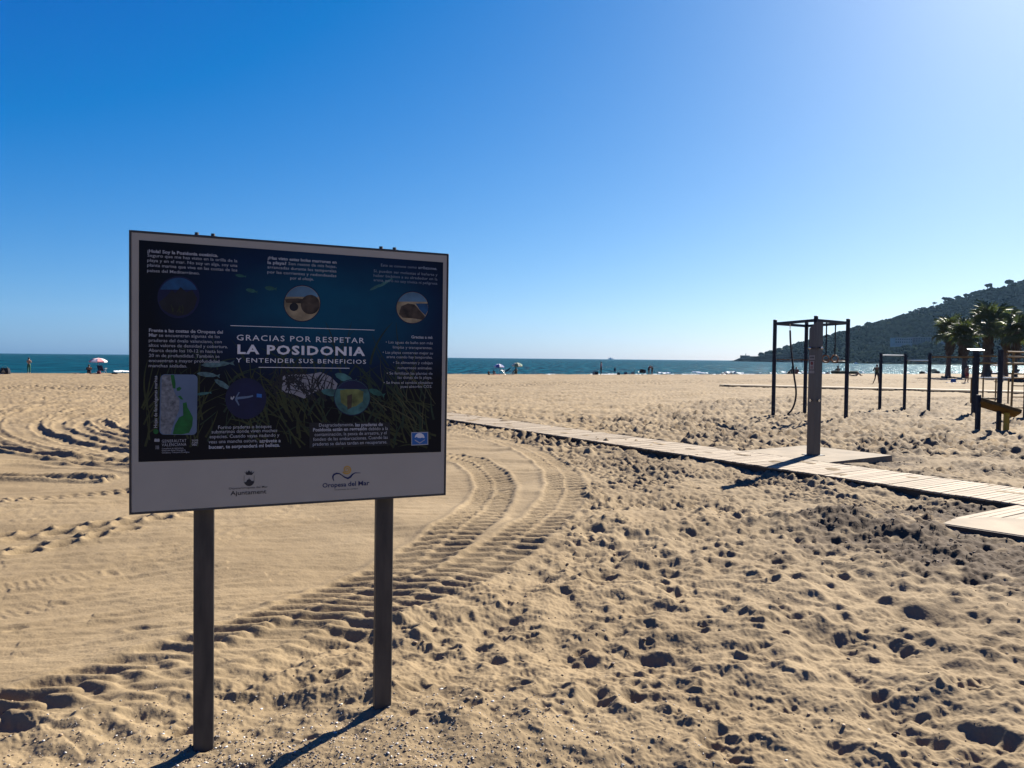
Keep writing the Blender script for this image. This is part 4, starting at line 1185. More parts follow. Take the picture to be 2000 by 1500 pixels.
# pines standing out on the ridge
def pine(p, w, h, flat, lean, seed, label):
    rr = random.Random(seed)
    t = thing('pine_tree', label, 'tree', p, 0, 'pines along the headland skyline')
    top = Vector((lean * h, 0, h * 0.75))
    MB().tube([(0, 0, -3), (lean * h * .4, 0, h * 0.35), top], [w * .07, w * .05, w * .03], 6).obj('trunk', M_TRUNK, t)
    c = MB()
    for k in range(11):
        a, d_ = rr.uniform(0, 6.28), rr.uniform(0, 0.36) * w
        c.ball((top.x + d_ * math.cos(a), d_ * math.sin(a), top.z + rr.uniform(-.1, .25) * h * flat), (w * rr.uniform(.14, .27), w * rr.uniform(.14, .27), w * rr.uniform(.12, .2) * flat), 1, 0, 0.25, seed * 50 + k)
    c.obj('crown', M_WOOD_FAR, t, kind='stuff')
PINES = [(1614.5, 662, 12, 7, .6, .1, 'small flat umbrella pine standing lowest on the ridge, beside the shower column'), (1645, 653, 9, 6, .8, 0, 'low pine on the ridge just left of the right rig post'),
         (1664, 648, 10, 6, .8, 0, 'pine just right of the climbing rig post on the skyline'), (1677, 644, 11, 7, .8, 0, 'round pine on the lower ridge, next to the broadest low pine'),
         (1694.5, 641, 14, 9, .9, 0, 'broadest round pine on the lower part of the skyline'), (1714, 636, 8, 6, .9, 0, 'small pine right of the broadest low ridge pine'),
         (1776, 617, 7, 8, .8, .2, 'thin leaning pine halfway up the skyline'), (1785, 613, 8, 8, .7, .25, 'leaning pine halfway up the ridge, second of four'),
         (1794, 609, 9, 7, .6, .3, 'flat leaning pine halfway up the ridge, third of four'), (1803, 606, 8, 6, .6, .1, 'flat pine halfway up the ridge, highest of four'),
         (1821, 601, 10, 10, .6, .25, 'leaning umbrella pine alone on the open ridge'), (1845, 594, 15, 11, .7, .1, 'biggest umbrella pine on the open ridge, sky under its crown'),
         (1864, 588, 8, 8, .6, .2, 'small umbrella pine with a bare trunk highest on the open ridge'), (1929, 566, 14, 9, .9, 0, 'round pine on the shoulder of the wooded summit'), (1970, 561, 22, 11, .8, 0, 'broad dense pine clump near the top of the hill at the right')]
for k, (px, py, wpx, hpx, flat, lean, lab) in enumerate(PINES):
    p = far(px, py + 1.5, 1150)
    pine(p, wpx * 0.77 * 1.2, hpx * 0.77 * 1.35, flat, lean, k, lab)

# buildings on the slope and by the harbour
def building(px0, px1, py0, py1, y, depth, label, storeys, bays, name='building', wall=None, roof=0.5):
    a, b = far(px0, py1, y), far(px1, py1, y)
    H_ = far(px0, py0, y).z - a.z
    L = b.x - a.x
    t = thing(name, label, 'building', (a.x, a.y, a.z))
    MB().box((L / 2, depth / 2, H_ / 2 - 2), (L, depth, H_ + 4)).obj('wall', wall or M_WALLW, t)
    MB().box((L / 2, depth / 2, H_ + roof / 2), (L + .8, depth + .8, roof)).obj('roof', M_ROOF if roof > 0.6 else M_WALLW, t)
    fh, bw = H_ / storeys, L / bays
    wm_ = MB().box((0, 0, 0), (bw * .5, 0.16, fh * .5)).mesh('window', M_GLASS)
    for s_ in range(storeys):
        for k in range(bays):
            put('window', wm_, t, ((k + .5) * bw, -0.02, (s_ + .52) * fh))
building(1748, 1782, 660, 671, 905, 12, 'long pale two storey building low on the wooded slope, its brighter left wing', 2, 8)
building(1783, 1832, 659.5, 668, 912, 12, 'grey long building low on the slope joined right of the pale one', 2, 10, wall=mat('grey_wall', (0.13, 0.125, 0.12), 0.8, 0.1, 0.2))
building(1681, 1691, 690.5, 699, 1040, 8, 'small white harbour building left of its twin at the foot of the hill', 2, 3)
building(1693, 1712, 692, 699, 1035, 8, 'low white harbour building right of the smaller one at the foot of the hill', 1, 5)
building(1840, 1872, 660, 667, 850, 9, 'small pale house half hidden behind the leftmost palm', 1, 4)
building(1567, 1576, 693, 699, 1330, 6, 'dark harbour hut on the breakwater behind the climbing rig', 1, 2, name='harbour_hut', wall=M_ROCK)

# breakwater
bwt = thing('breakwater', 'long low dark rock breakwater reaching out to sea', 'breakwater')
def pr(px, py, y): return far(px, py, y)
sec = [(1428, 1520), (1445, 1500), (1462, 1480), (1520, 1410), (1580, 1340), (1640, 1270), (1700, 1200)]
V, F = [], []
for k, (px, y) in enumerate(sec):
    top = SEA - 0.6 if k == 0 else pr(px, 699.3 + (px - 1445) * 0.0085, y).z
    c = pr(px, 704, y)
    wv_ = 1.0 if k == 0 else 9.0
    for dy, z in ((-wv_ - 6, SEA - 1), (-wv_ * .35, top), (wv_ * .5, top), (wv_ + 6, SEA - 1)):
        V.append((c.x, c.y + dy, z))
for k in range(len(sec) - 1):
    for j in range(3): F.append((k * 4 + j, (k + 1) * 4 + j, (k + 1) * 4 + j + 1, k * 4 + j + 1))
MB().add(V, F).obj('mole', M_ROCK, bwt)
pw = MB()
for (xa, ya, xb, yb, pt) in ((1462, 1480, 1534, 1394, 695.8), (1534.3, 1393.6, 1640, 1270, 696.6)):
    a, b = pr(xa, 700, ya), pr(xb, 700, yb)
    z = pr(xa, pt, ya).z
    d = b - a; c = (a + b) / 2
    MB().box((0, 0, 0), (math.hypot(d.x, d.y), 1.2, z + 1), 0).obj('parapet', mat('old_concrete', (0.06, 0.058, 0.055), 1.0, 0.2, 0.2, spec=0.0), bwt, (c.x, c.y, (z - 1) / 2), (0, 0, math.atan2(d.y, d.x)))
a = pr(1455, 700, 1488); z = pr(1455, 694.2, 1488).z
MB().box((0, 0, 0), (16, 10, z + 1)).obj('end_platform', M_ROCK, bwt, (a.x, a.y, (z - 1) / 2))
lt = thing('harbour_light', 'little beacon on the end of the breakwater', 'beacon', (a.x + 1.5, a.y, z))
hz_ = pr(1456, 689.5, 1488).z - z
MB().tube([(0, 0, -.1), (0, 0, hz_ * .45), (0, 0, hz_ * .46), (0, 0, hz_ * .6)], [.8, .6, .9, .9], 8).obj('tower', M_ROCK, lt)
MB().tube([(0, 0, hz_ * .6), (0, 0, hz_)], [.5, .1], 6).obj('lantern', M_ROCK, lt)
rk = MB()
rr = random.Random(5)
for k in range(420):
    t = rr.random(); q = min(int(t * 6), 5); u = t * 6 - q
    px = sec[q][0] + (sec[q + 1][0] - sec[q][0]) * u; y = sec[q][1] + (sec[q + 1][1] - sec[q][1]) * u
    c = pr(px, 704, y); s_ = rr.uniform(.8, 1.9)
    rk.ball((c.x + rr.uniform(-2, 2), c.y - rr.uniform(4, 15), SEA + rr.uniform(0, 2.2) * min(1, (px - 1425) / 30)), (s_, s_, s_ * .8), 1, 0, .25, k)
rk.obj('boulders', M_ROCK, bwt, kind='stuff')
for k, (px, pt, lab) in enumerate(((1562, 680.5, 'yacht mast above the breakwater, the taller of two'), (1566.3, 684, 'yacht mast above the breakwater, the shorter of two'))):
    y = 1400 + 12 * k
    c = pr(px, 700, y); top = pr(px, pt, y).z - SEA
    t = thing('sailing_boat', lab, 'boat', (c.x, c.y, SEA), 0.4, 'yachts moored behind the breakwater')
    hl = MB()
    L_ = 9.0; sec_ = []
    for i in range(7):
        u = i / 6; w = 1.4 * math.sin(math.pi * min(1, .25 + .75 * (1 - u)) * .5) * (1 - u ** 3)
        sec_.append([(L_ * (u - .5), -w, 1.1), (L_ * (u - .5), -w * .6, -.2), (L_ * (u - .5), w * .6, -.2), (L_ * (u - .5), w, 1.1)])
    hl.add([p for s in sec_ for p in s], [(i * 4 + j, i * 4 + (j + 1) % 4, (i + 1) * 4 + (j + 1) % 4, (i + 1) * 4 + j) for i in range(6) for j in range(4)])
    hl.obj('hull', M_WALLW, t)
    MB().tube([(0.6, 0, .6), (0.6, 0, top)], [.13, .09], 6).obj('mast', M_BARST, t)
    MB().tube([(0.6, 0, 2.0), (-3.4, 0, 2.1)], .09, 6).obj('boom', M_BARST, t)
for px, y, L_, lab, nm in ((1672.5, 760, 5.0, 'little white motor boat on the bright water left of the pull-up bars', 'motor_boat'), (1193, 4300, 30, 'tiny ship on the horizon above the standing person', 'ship')):
    c = pr(px, 706, y)
    t = thing(nm, lab, 'boat', (c.x, c.y, SEA), 0.2)
    k = L_ / 5
    mb = MB(); sec_ = []
    for i in range(6):
        u = i / 5; w = .9 * (1 - u ** 3) * k
        sec_.append([((u - .5) * L_, -w, .8 * k), ((u - .5) * L_, -w * .5, -.2), ((u - .5) * L_, w * .5, -.2), ((u - .5) * L_, w, .8 * k)])
    mb.add([p for s in sec_ for p in s], [(i * 4 + j, i * 4 + (j + 1) % 4, (i + 1) * 4 + (j + 1) % 4, (i + 1) * 4 + j) for i in range(5) for j in range(4)] + [(0, 1, 2, 3)])
    mb.obj('hull', mat('boat_white', (0.7, 0.7, 0.7), 0.5, 0.05, 2), t)
    MB().box((-.1 * L_, 0, 1.1 * k), (1.4 * k, 1.1 * k, .9 * k), bev=.1).obj('cabin', MATS['boat_white'], t)

# ------------------------------------------------------------------ palms
M_FROND = [mat('frond_a', (0.042, 0.056, 0.022), 0.55, 0.3, 3, spec=0.35), mat('frond_b', (0.055, 0.060, 0.024), 0.55, 0.3, 3, spec=0.35)]
for m in M_FROND:                       # leaves let some sun through
    nt = m.node_tree; b_ = nt.nodes['Principled BSDF']
    tr = nt.nodes.new('ShaderNodeBsdfTranslucent'); tr.inputs['Color'].default_value = (0.08, 0.11, 0.025, 1)
    ms = nt.nodes.new('ShaderNodeMixShader'); ms.inputs[0].default_value = 0.25
    nt.links.new(b_.outputs[0], ms.inputs[1]); nt.links.new(tr.outputs[0], ms.inputs[2])
    nt.links.new(ms.outputs[0], nt.nodes['Material Output'].inputs['Surface'])
M_SKIRT = mat('dead_fronds', (0.10, 0.07, 0.045), 0.9, 0.35, 2)
M_PTRUNK = mat('palm_trunk', (0.085, 0.062, 0.05), 0.9, 0.3, 3, bump=0.4)
def frond_mesh(seed):
    """Petiole and a folded fan of pointed blades."""
    rr = random.Random(seed); mb = MB()
    mb.tube([(0, 0, 0), (0.45, 0, 0.08), (0.9, 0, 0.08)], [0.035, 0.025, 0.02], 4)
    n = 15
    for k in range(n):
        a = (k / (n - 1) - .5) * 4.4
        L = (0.95 - 0.22 * abs(a) / 2.2) * rr.uniform(.85, 1.1)
        da = 0.15
        p0 = Vector((0.9, 0, 0.08))
        z = -0.10 * abs(a)
        l, r_ = (Vector((math.cos(a + s * da), math.sin(a + s * da), z)) for s in (-1, 1))
        mid = Vector((math.cos(a), math.sin(a), z + 0.10))
        v = [p0, p0 + l * L * .62, p0 + mid * L * .64, p0 + r_ * L * .62, p0 + mid * L * 0.9 + Vector((0, 0, -.14)), p0 + mid * L * 1.12 + Vector((0, 0, -.38 * rr.uniform(.6, 1.3)))]
        mb.add([tuple(q) for q in v], [(0, 1, 2), (0, 2, 3), (1, 4, 2), (2, 4, 3), (1, 5, 4), (4, 5, 3)], 0)
    return mb
FR = [frond_mesh(k).mesh('frond', M_FROND[k % 2]) for k in range(4)]
def palm(px, py, ptop, label, tw, crown, seed, skirt, n=30):
    rr = random.Random(seed)
    p = stand(px[0], py, -0.2)
    ztop = far(px[1], ptop, p.y).z - p.z
    hx = far(px[1], 660, p.y).x - p.x
    t = thing('palm_tree', label, 'tree', p, 0, 'fan palms beside the gym')
    hz = ztop - crown * 0.62
    pts, rad = [], []
    for k in range(13):
        u = k / 12
        pts.append((hx * u ** 1.3, 0, -0.3 + (hz + .3) * u)); rad.append(tw * (0.62 - .2 * u + .28 * max(0, 1 - u * 7)) * (1 + .05 * (-1) ** k))
    MB().tube(pts, rad, 10).obj('trunk', M_PTRUNK, t, smooth=False)
    sk = MB()
    for k in range(150):
        a = rr.uniform(0, 6.283); z0 = hz - rr.uniform(0, 1) ** 1.2 * skirt; L = rr.uniform(.7, 1.3)
        r0 = tw * .45; r1 = tw * .45 + rr.uniform(.15, .55) * (1.0 - .5 * (hz - z0) / max(skirt, .1))
        c, s = math.cos(a), math.sin(a); w = rr.uniform(.06, .22)
        sk.add([(hx * .95 + c * r0 + s * .04, s * r0 - c * .04, z0), (hx * .95 + c * r1 + s * w, s * r1 - c * w, z0 - L * .6), (hx * .95 + c * r1 * .95, s * r1 * .95, z0 - L), (hx * .95 + c * r1 - s * w, s * r1 + c * w, z0 - L * .62)], [(0, 1, 2, 3)])
    sk.obj('skirt', M_SKIRT, t, kind='stuff')
    for k in range(n):
        el = math.radians(80 - 125 * (k / n) ** 0.9 + rr.uniform(-10, 10)); az = k * 2.39996 + rr.uniform(-.3, .3)
        sc = crown * 0.52 * rr.uniform(.85, 1.15)
        f = put('frond', rr.choice(FR), t, (hx, 0, hz + rr.uniform(-.12, .12)), Euler((rr.uniform(-.4, .4), -el, az), 'XYZ'))
        f.scale = (sc, sc, sc)
PALMS = [((1851, 1856), 737, 627, 'slender fan palm with a curved base, leftmost of the palms', 0.50, 2.3, 1, 2.0),
         ((1884, 1883), 739, 634, 'fan palm second from the left, standing close to the slender one', 0.52, 2.1, 2, 1.9),
         ((1926, 1930), 737, 604, 'tallest and broadest fan palm rising behind the pale top plate', 0.82, 3.2, 3, 3.4),
         ((1962, 1966), 736, 616, 'fan palm with grey hanging fronds right of the tallest palm', 0.62, 2.6, 4, 2.8),
         ((1981, 1986), 740, 622, 'fan palm behind the yellow ladder near the right edge', 0.5, 2.5, 5, 2.6),
         ((2008, 2010), 738, 618, 'fan palm cut by the right edge of the photograph', 0.6, 2.8, 6, 3.0)]
for a in PALMS: palm(*a)

# ------------------------------------------------------------------ people
M_SKIN = mat('skin', (0.30, 0.17, 0.11), 0.6, 0.1, 6)
M_TAN = mat('tanned_skin', (0.17, 0.085, 0.05), 0.6, 0.1, 6)
M_HAIR = mat('dark_hair', (0.02, 0.015, 0.012), 0.7, 0.2, 20)
CLOTH = {'green': (0.03, 0.10, 0.06), 'olive': (0.05, 0.06, 0.03), 'black': (0.015, 0.015, 0.02), 'navy': (0.02, 0.025, 0.07), 'red': (0.25, 0.03, 0.03), 'white': (0.65, 0.63, 0.6), 'purple': (0.10, 0.04, 0.10), 'grey': (0.16, 0.17, 0.17), 'darkred': (0.12, 0.02, 0.025), 'blue': (0.03, 0.10, 0.25)}
def cloth(n): return mat('cloth_' + n, CLOTH[n], 0.9, 0.15, 12)

STANDING = dict(pelvis=(0, 0, .93), waist=(0, .01, 1.08), chest=(0, 0, 1.28), neck=(0, .01, 1.46), head=(0, .03, 1.58), crown=(0, .02, 1.68),
                sl=(-.17, 0, 1.41), el=(-.23, -.02, 1.14), wl=(-.24, .05, .90), hl=(-.24, .08, .80), sr=(.17, 0, 1.41), er=(.23, -.02, 1.14), wr=(.24, .05, .90), hr=(.24, .08, .80),
                pl=(-.09, 0, .89), kl=(-.10, .02, .49), al=(-.10, -.02, .09), tl=(-.11, .15, .03), pr=(.09, 0, .89), kr=(.10, .02, .49), ar=(.10, -.02, .09), tr=(.11, .15, .03))
RADII = dict(pelvis=(.15, .11), waist=(.125, .09), chest=(.155, .105), neck=(.055, .06), head=(.075, .09), crown=(.05, .06), sl=.055, el=.042, wl=.030, hl=.035, sr=.055, er=.042, wr=.030, hr=.035,
             pl=.085, kl=.058, al=.040, tl=.035, pr=.085, kr=.058, ar=.040, tr=.035)
BONES = [('pelvis', 'waist'), ('waist', 'chest'), ('chest', 'neck'), ('neck', 'head'), ('head', 'crown'), ('chest', 'sl'), ('sl', 'el'), ('el', 'wl'), ('wl', 'hl'), ('chest', 'sr'), ('sr', 'er'), ('er', 'wr'), ('wr', 'hr'),
         ('pelvis', 'pl'), ('pl', 'kl'), ('kl', 'al'), ('al', 'tl'), ('pelvis', 'pr'), ('pr', 'kr'), ('kr', 'ar'), ('ar', 'tr')]
def skinned(J, bones, scale, root, sub=1):
    names = []
    for a, b in bones:
        for q in (a, b):
            if q not in names: names.append(q)
    me = bpy.data.meshes.new('b')
    me.from_pydata([J[n] for n in names], [(names.index(a), names.index(b)) for a, b in bones], [])
    o = bpy.data.objects.new('b', me); COL.objects.link(o)
    o.modifiers.new('s', 'SKIN')
    sv = me.skin_vertices
    if not sv:
        bm = bmesh.new(); bm.from_mesh(me); bm.verts.layers.skin.verify(); bm.to_mesh(me); bm.free(); sv = me.skin_vertices
    for i, n in enumerate(names):
        r_ = RADII[n]; r_ = r_ if isinstance(r_, tuple) else (r_, r_)
        sv[0].data[i].radius = (r_[0] * scale, r_[1] * scale)
        sv[0].data[i].use_root = n == root
    if sub:
        ss = o.modifiers.new('ss', 'SUBSURF'); ss.levels = sub; ss.render_levels = sub
    out = bpy.data.meshes.new_from_object(o.evaluated_get(bpy.context.evaluated_depsgraph_get()))
    bpy.data.objects.remove(o); bpy.data.meshes.remove(me)
    out.shade_smooth()
    return out
def person(label, p, rz, pose=None, top=None, bottom=None, skin=None, hair=True, scale=1.0, long_legs=False, group=None):
    J = dict(STANDING); J.update(pose or {})
    t = thing('person', label, 'person', p, rz, group)
    t.scale = (scale,) * 3
    b = skinned(J, BONES, 1.0, 'pelvis'); b.materials.append(skin or M_TAN)
    bo = put('body', b, t)
    if top:
        m = skinned(J, [('pelvis', 'waist'), ('waist', 'chest'), ('chest', 'sl'), ('sl', 'el'), ('chest', 'sr'), ('sr', 'er')], 1.22, 'chest'); m.materials.append(cloth(top)); put('shirt', m, t)
    if bottom:
        J2 = dict(J)
        if not long_legs:
            for s in 'lr':
                J2['k' + s] = tuple(Vector(J['p' + s]) * .35 + Vector(J['k' + s]) * .65)
        bb = [('waist', 'pelvis'), ('pelvis', 'pl'), ('pl', 'kl'), ('pelvis', 'pr'), ('pr', 'kr')]
        if long_legs: bb += [('kl', 'al'), ('kr', 'ar')]
        m = skinned(J2, bb, 1.24, 'pelvis'); m.materials.append(cloth(bottom)); put('trousers' if long_legs else 'shorts', m, t)
    h = Vector(J['head']); c = Vector(J['crown']); d = (c - h).normalized()
    if hair:
        q = h + d * .045
        MB().ball((q.x, q.y - .02, q.z), (.088, .10, .095), 2, 0, .05, 3).obj('hair', M_HAIR, t, smooth=True)
    f = Vector((0, 1, 0)) if abs(d.z) > .5 else Vector((0, 0, 1))
    q = h + f * .105
    MB().ball(tuple(q), (.016, .022, .02), 1).obj('nose', skin or M_TAN, t, smooth=True)
    for s in (-1, 1):
        q = h + Vector((s * .083, 0, 0)); MB().ball(tuple(q), (.014, .025, .034), 1).obj('ear', skin or M_TAN, t, smooth=True)
    return t
def seated(lean=0.0, knees=.42):
    return dict(pelvis=(0, 0, .13), waist=(0, -.05 - lean * .3, .28), chest=(0, -.08 - lean * .7, .47), neck=(0, -.06 - lean, .64), head=(0, -.03 - lean, .76), crown=(0, -.03 - lean, .86),
                sl=(-.17, -.08 - lean * .9, .59), el=(-.24, .08, .42), wl=(-.16, .28, .40), hl=(-.10, .36, .40), sr=(.17, -.08 - lean * .9, .59), er=(.24, .08, .42), wr=(.16, .28, .40), hr=(.10, .36, .40),
                pl=(-.10, .02, .12), kl=(-.13, .40, knees), al=(-.12, .62, .07), tl=(-.12, .76, .04), pr=(.10, .02, .12), kr=(.13, .40, knees), ar=(.12, .62, .07), tr=(.12, .76, .04))
def lying(knees=0.3):
    return dict(pelvis=(0, 0, .12), waist=(0, -.15, .12), chest=(0, -.36, .13), neck=(0, -.54, .14), head=(0, -.66, .17), crown=(0, -.76, .17), sl=(-.17, -.48, .13), el=(-.28, -.28, .08), wl=(-.24, -.06, .08), hl=(-.22, .04, .07),
                sr=(.17, -.48, .13), er=(.28, -.28, .08), wr=(.24, -.06, .08), hr=(.22, .04, .07), pl=(-.09, .04, .12), kl=(-.11, .40, .12 + knees), al=(-.11, .72 if knees > .15 else .82, .06), tl=(-.11, .82 if knees > .15 else .86, .14),
                pr=(.09, .04, .12), kr=(.11, .42, .12 + knees * .8), ar=(.11, .74 if knees > .15 else .82, .06), tr=(.11, .84 if knees > .15 else .86, .14))
SHZ = -0.25
def shore_at(px, py=728.5):
    p = spot(px, py, SHZ); p.z = gz(p.x, p.y); return p
def fit(p, px, py_top, h):
    """Scale that brings a figure of height h up to the photographed height."""
    return max(0.5, (far(px, py_top, p.y).z - p.z) / h)
def lerp_pose(**k): return k

# left of the sign
p = shore_at(56.5, 729.5)
person('person standing alone at the water edge in green trousers, bare back to us', p, 0.1, dict(el=(-.22, .10, 1.18), wl=(-.10, .22, 1.16), hl=(-.04, .24, 1.16), er=(.22, .10, 1.18), wr=(.10, .22, 1.22), hr=(.04, .24, 1.22)), None, 'green', M_SKIN, scale=fit(p, 56, 698.5, 1.7), long_legs=True)
p = shore_at(174, 730)
person('person in dark clothes sitting on the sand left of the pink parasol', p, 0.5, seated(.05), 'black', 'navy', scale=fit(p, 174, 712, .88))
# centre
p = shore_at(954.5, 732.5)
person('person in black sitting alone left of the blue parasol, back to us', p, -.1, seated(.02), 'black', 'black', scale=fit(p, 954, 724, .88) )
p = shore_at(964.5, 732)
person('person in grey top sitting beside the red towel under the blue parasol', p, -.3, seated(.0), 'grey', 'darkred', scale=fit(p, 964, 722, .88))
p = shore_at(1008, 732)
person('person in olive clothes sitting hunched under the cream and green parasol', p, .6, seated(-.12), 'olive', 'olive', scale=fit(p, 1008, 717.5, .86))
p = shore_at(1174, 731.8)
person('person in dark clothes standing upright at the water edge with bags at the feet', p, 1.2, dict(er=(.20, .08, 1.16), wr=(.12, .20, 1.22), hr=(.08, .26, 1.28)), 'purple', 'black', scale=fit(p, 1174, 706.5, 1.7), long_legs=True)
q = spot(1201, 725.5, SEA); q.z = SEA - 0.75
person('person wading waist deep in the shallow water, dark swimwear', q, .2, None, 'navy', 'navy', scale=1.0)
q = spot(1082, 711.5, SEA); q.z = SEA - 1.25
person('person swimming far out, only dark head and shoulders above the water', q, .2, None, None, 'black', scale=1.05)
p = shore_at(1267, 731.5)
person('person in a red shirt bending forward beside two dark beach chairs', p, -.9, dict(waist=(0, .06, 1.05), chest=(0, .20, 1.17), neck=(0, .34, 1.28), head=(0, .43, 1.34), crown=(0, .48, 1.42), sl=(-.17, .28, 1.25), el=(-.2, .36, .98), wl=(-.16, .45, .78), hl=(-.14, .48, .70), sr=(.17, .28, 1.25), er=(.2, .36, .98), wr=(.16, .45, .78), hr=(.14, .48, .70)), 'red', 'black', scale=fit(p, 1267, 713.5, 1.45))
p = shore_at(1273.5, 731.2)
person('person in dark swimwear standing close behind the one in the red shirt', p, 2.2, dict(er=(.26, .1, 1.3), wr=(.36, .28, 1.22), hr=(.4, .36, 1.2)), 'olive', 'black', scale=fit(p, 1272, 714.5, 1.7))
p = shore_at(1420, 730.5)
person('person in black lying on the sand left of the blue chair', p, 1.5, lying(.25), 'black', 'black', scale=1.0)
p = shore_at(1547, 728.8)
person('person in dark green sitting in the middle of the group behind the hanging rope', p, .3, seated(.0), 'olive', 'black', scale=fit(p, 1547, 716, .88))
p = shore_at(1555, 728.6)
person('person in dark red sitting on the right of the group behind the rope', p, -.4, seated(-.05), 'darkred', 'black', scale=fit(p, 1555, 716.5, .88))
p = shore_at(1636, 728.9)
person('person in green sitting under the dark parasol behind the rings', p, .2, seated(.0), 'green', 'olive', scale=fit(p, 1636, 714.5, .88))
p = stand(1671, 735, SHZ)
person('person lying on the back with knees raised, right of the climbing rig', p, -1.45, lying(.32), 'black', 'black', scale=1.1)
p = stand(1712, 749.5, SHZ)
person('person in a dark green shirt and dark shorts walking behind the first pull-up post', p, -0.5, dict(pelvis=(0, 0, .92), el=(-.30, .04, 1.16), wl=(-.20, .22, 1.10), hl=(-.14, .28, 1.10), er=(.28, -.06, 1.18), wr=(.22, .1, 1.02), hr=(.2, .16, .96), kl=(-.13, .10, .49), al=(-.26, -.04, .09), tl=(-.28, .1, .03), kr=(.13, .12, .50), ar=(.16, .02, .09), tr=(.18, .17, .03)), 'olive', 'black', scale=fit(p, 1718, 712, 1.7))
p = stand(1853, 739, SHZ)
person('person in dark clothes lying in the shade beside the slender palm', p, -1.6, lying(.05), 'black', 'black', scale=1.1)
p = stand(1888.5, 748.5, SHZ)
person('bare chested person leaning with one arm against the dark post under the pale plate', p, -1.2, dict(head=(0, .10, 1.56), crown=(0, .14, 1.66), neck=(0, .06, 1.46), er=(.20, .26, 1.46), wr=(.18, .50, 1.52), hr=(.17, .60, 1.52), sr=(.17, .05, 1.42), al=(-.14, -.12, .09), tl=(-.15, .04, .03)), None, 'darkred', M_TAN, scale=fit(p, 1894, 714, 1.7))
p = stand(1936, 731, SHZ)
person('person sitting in the shade between the palm trunks behind the wall bars', p, .2, seated(), 'black', 'black')
p = stand(1956, 747, SHZ)
person('person in a pale shirt sitting on the ground behind the parallel bars', p, .2, seated(), 'grey', 'black')

# ------------------------------------------------------------------ parasols, chairs, bags
M_POLE = mat('parasol_pole', (0.45, 0.43, 0.42), 0.5, 0.1, 6)
def parasol(label, p, r, h, ca, cb, rz=0, tilt=0.0, drop=.32, n=8):
    t = thing('beach_parasol', label, 'parasol', p, rz, 'parasols along the shore')
    ms = [mat('canopy_' + '_'.join(str(int(q * 1000)) for q in c), c, 0.8, 0.1, 5) for c in (ca, cb)]
    hd = put('canopy', bpy.data.meshes.new('canopy'), t)
    bpy.data.objects.remove(hd)
    mb = MB()
    for k in range(n):
        a0, a1 = 2 * math.pi * k / n, 2 * math.pi * (k + 1) / n
        am = (a0 + a1) / 2
        rows = []
        for q, (rr_, zz) in enumerate(((0.02, 0), (r * .55, -drop * .30), (r * .97, -drop), (r * .975, -drop - .14))):
            sag = .97 if q else 1
            rows.append([(rr_ * math.cos(a0), rr_ * math.sin(a0), zz), (rr_ * sag * math.cos(am), rr_ * sag * math.sin(am), zz - (.03 if q in (1, 2) else 0)), (rr_ * math.cos(a1), rr_ * math.sin(a1), zz)])
        v = [p_ for row in rows for p_ in row]
        mb.add(v, [(q * 3 + j, (q + 1) * 3 + j, (q + 1) * 3 + j + 1, q * 3 + j + 1) for q in range(3) for j in range(2)], k % 2)
    M_ = Euler((tilt, 0, 0)).to_matrix()
    mb.v = [tuple(M_ @ Vector(q) + Vector((0, 0, h))) for q in mb.v]
    me = mb.mesh('canopy', ms)
    cn = put('canopy', me, t)
    so = cn.modifiers.new('thick', 'SOLIDIFY'); so.thickness = 0.006
    MB().tube([(0, 0, -.2), (0, 0, h * .55), tuple(M_ @ Vector((0, 0, 0.05)) + Vector((0, 0, h)))], .022, 8).obj('pole', M_POLE, t)
    rb = MB()
    for k in range(n):
        a = 2 * math.pi * k / n
        rb.tube([tuple(M_ @ Vector((0, 0, -.05)) + Vector((0, 0, h))), tuple(M_ @ Vector((r * .95 * math.cos(a), r * .95 * math.sin(a), -drop - .02)) + Vector((0, 0, h)))], .008, 4)
    rb.obj('ribs', M_POLE, t)
    return t
def beach_chair(label, p, rz, col, group=None, scale=1.0, recline=.35):
    t = thing('beach_chair', label, 'chair', p, rz, group)
    t.scale = (scale,) * 3
    m = cloth(col)
    hb = .85
    back = (-recline * .9)
    MB().box((0, .02, .33), (.52, .50, .03), bev=.008).obj('seat', m, t)
    MB().box((0, 0, .27), (.52, .03, .60), bev=.008).obj('backrest', m, t, (0, -.25, .32), (R(18 + recline * 40), 0, 0))
    for s in (-1, 1):
        fr_ = MB()
        fr_.tube([(s * .29, .30, 0), (s * .29, -.12, .52)], .014, 6)
        fr_.tube([(s * .29, -.34, 0), (s * .29, .22, .50)], .014, 6)
        fr_.obj('leg', M_BARST, t)
        MB().box((s * .30, .03, .53), (.05, .48, .025), bev=.006).obj('armrest', M_POLE, t)
    return t
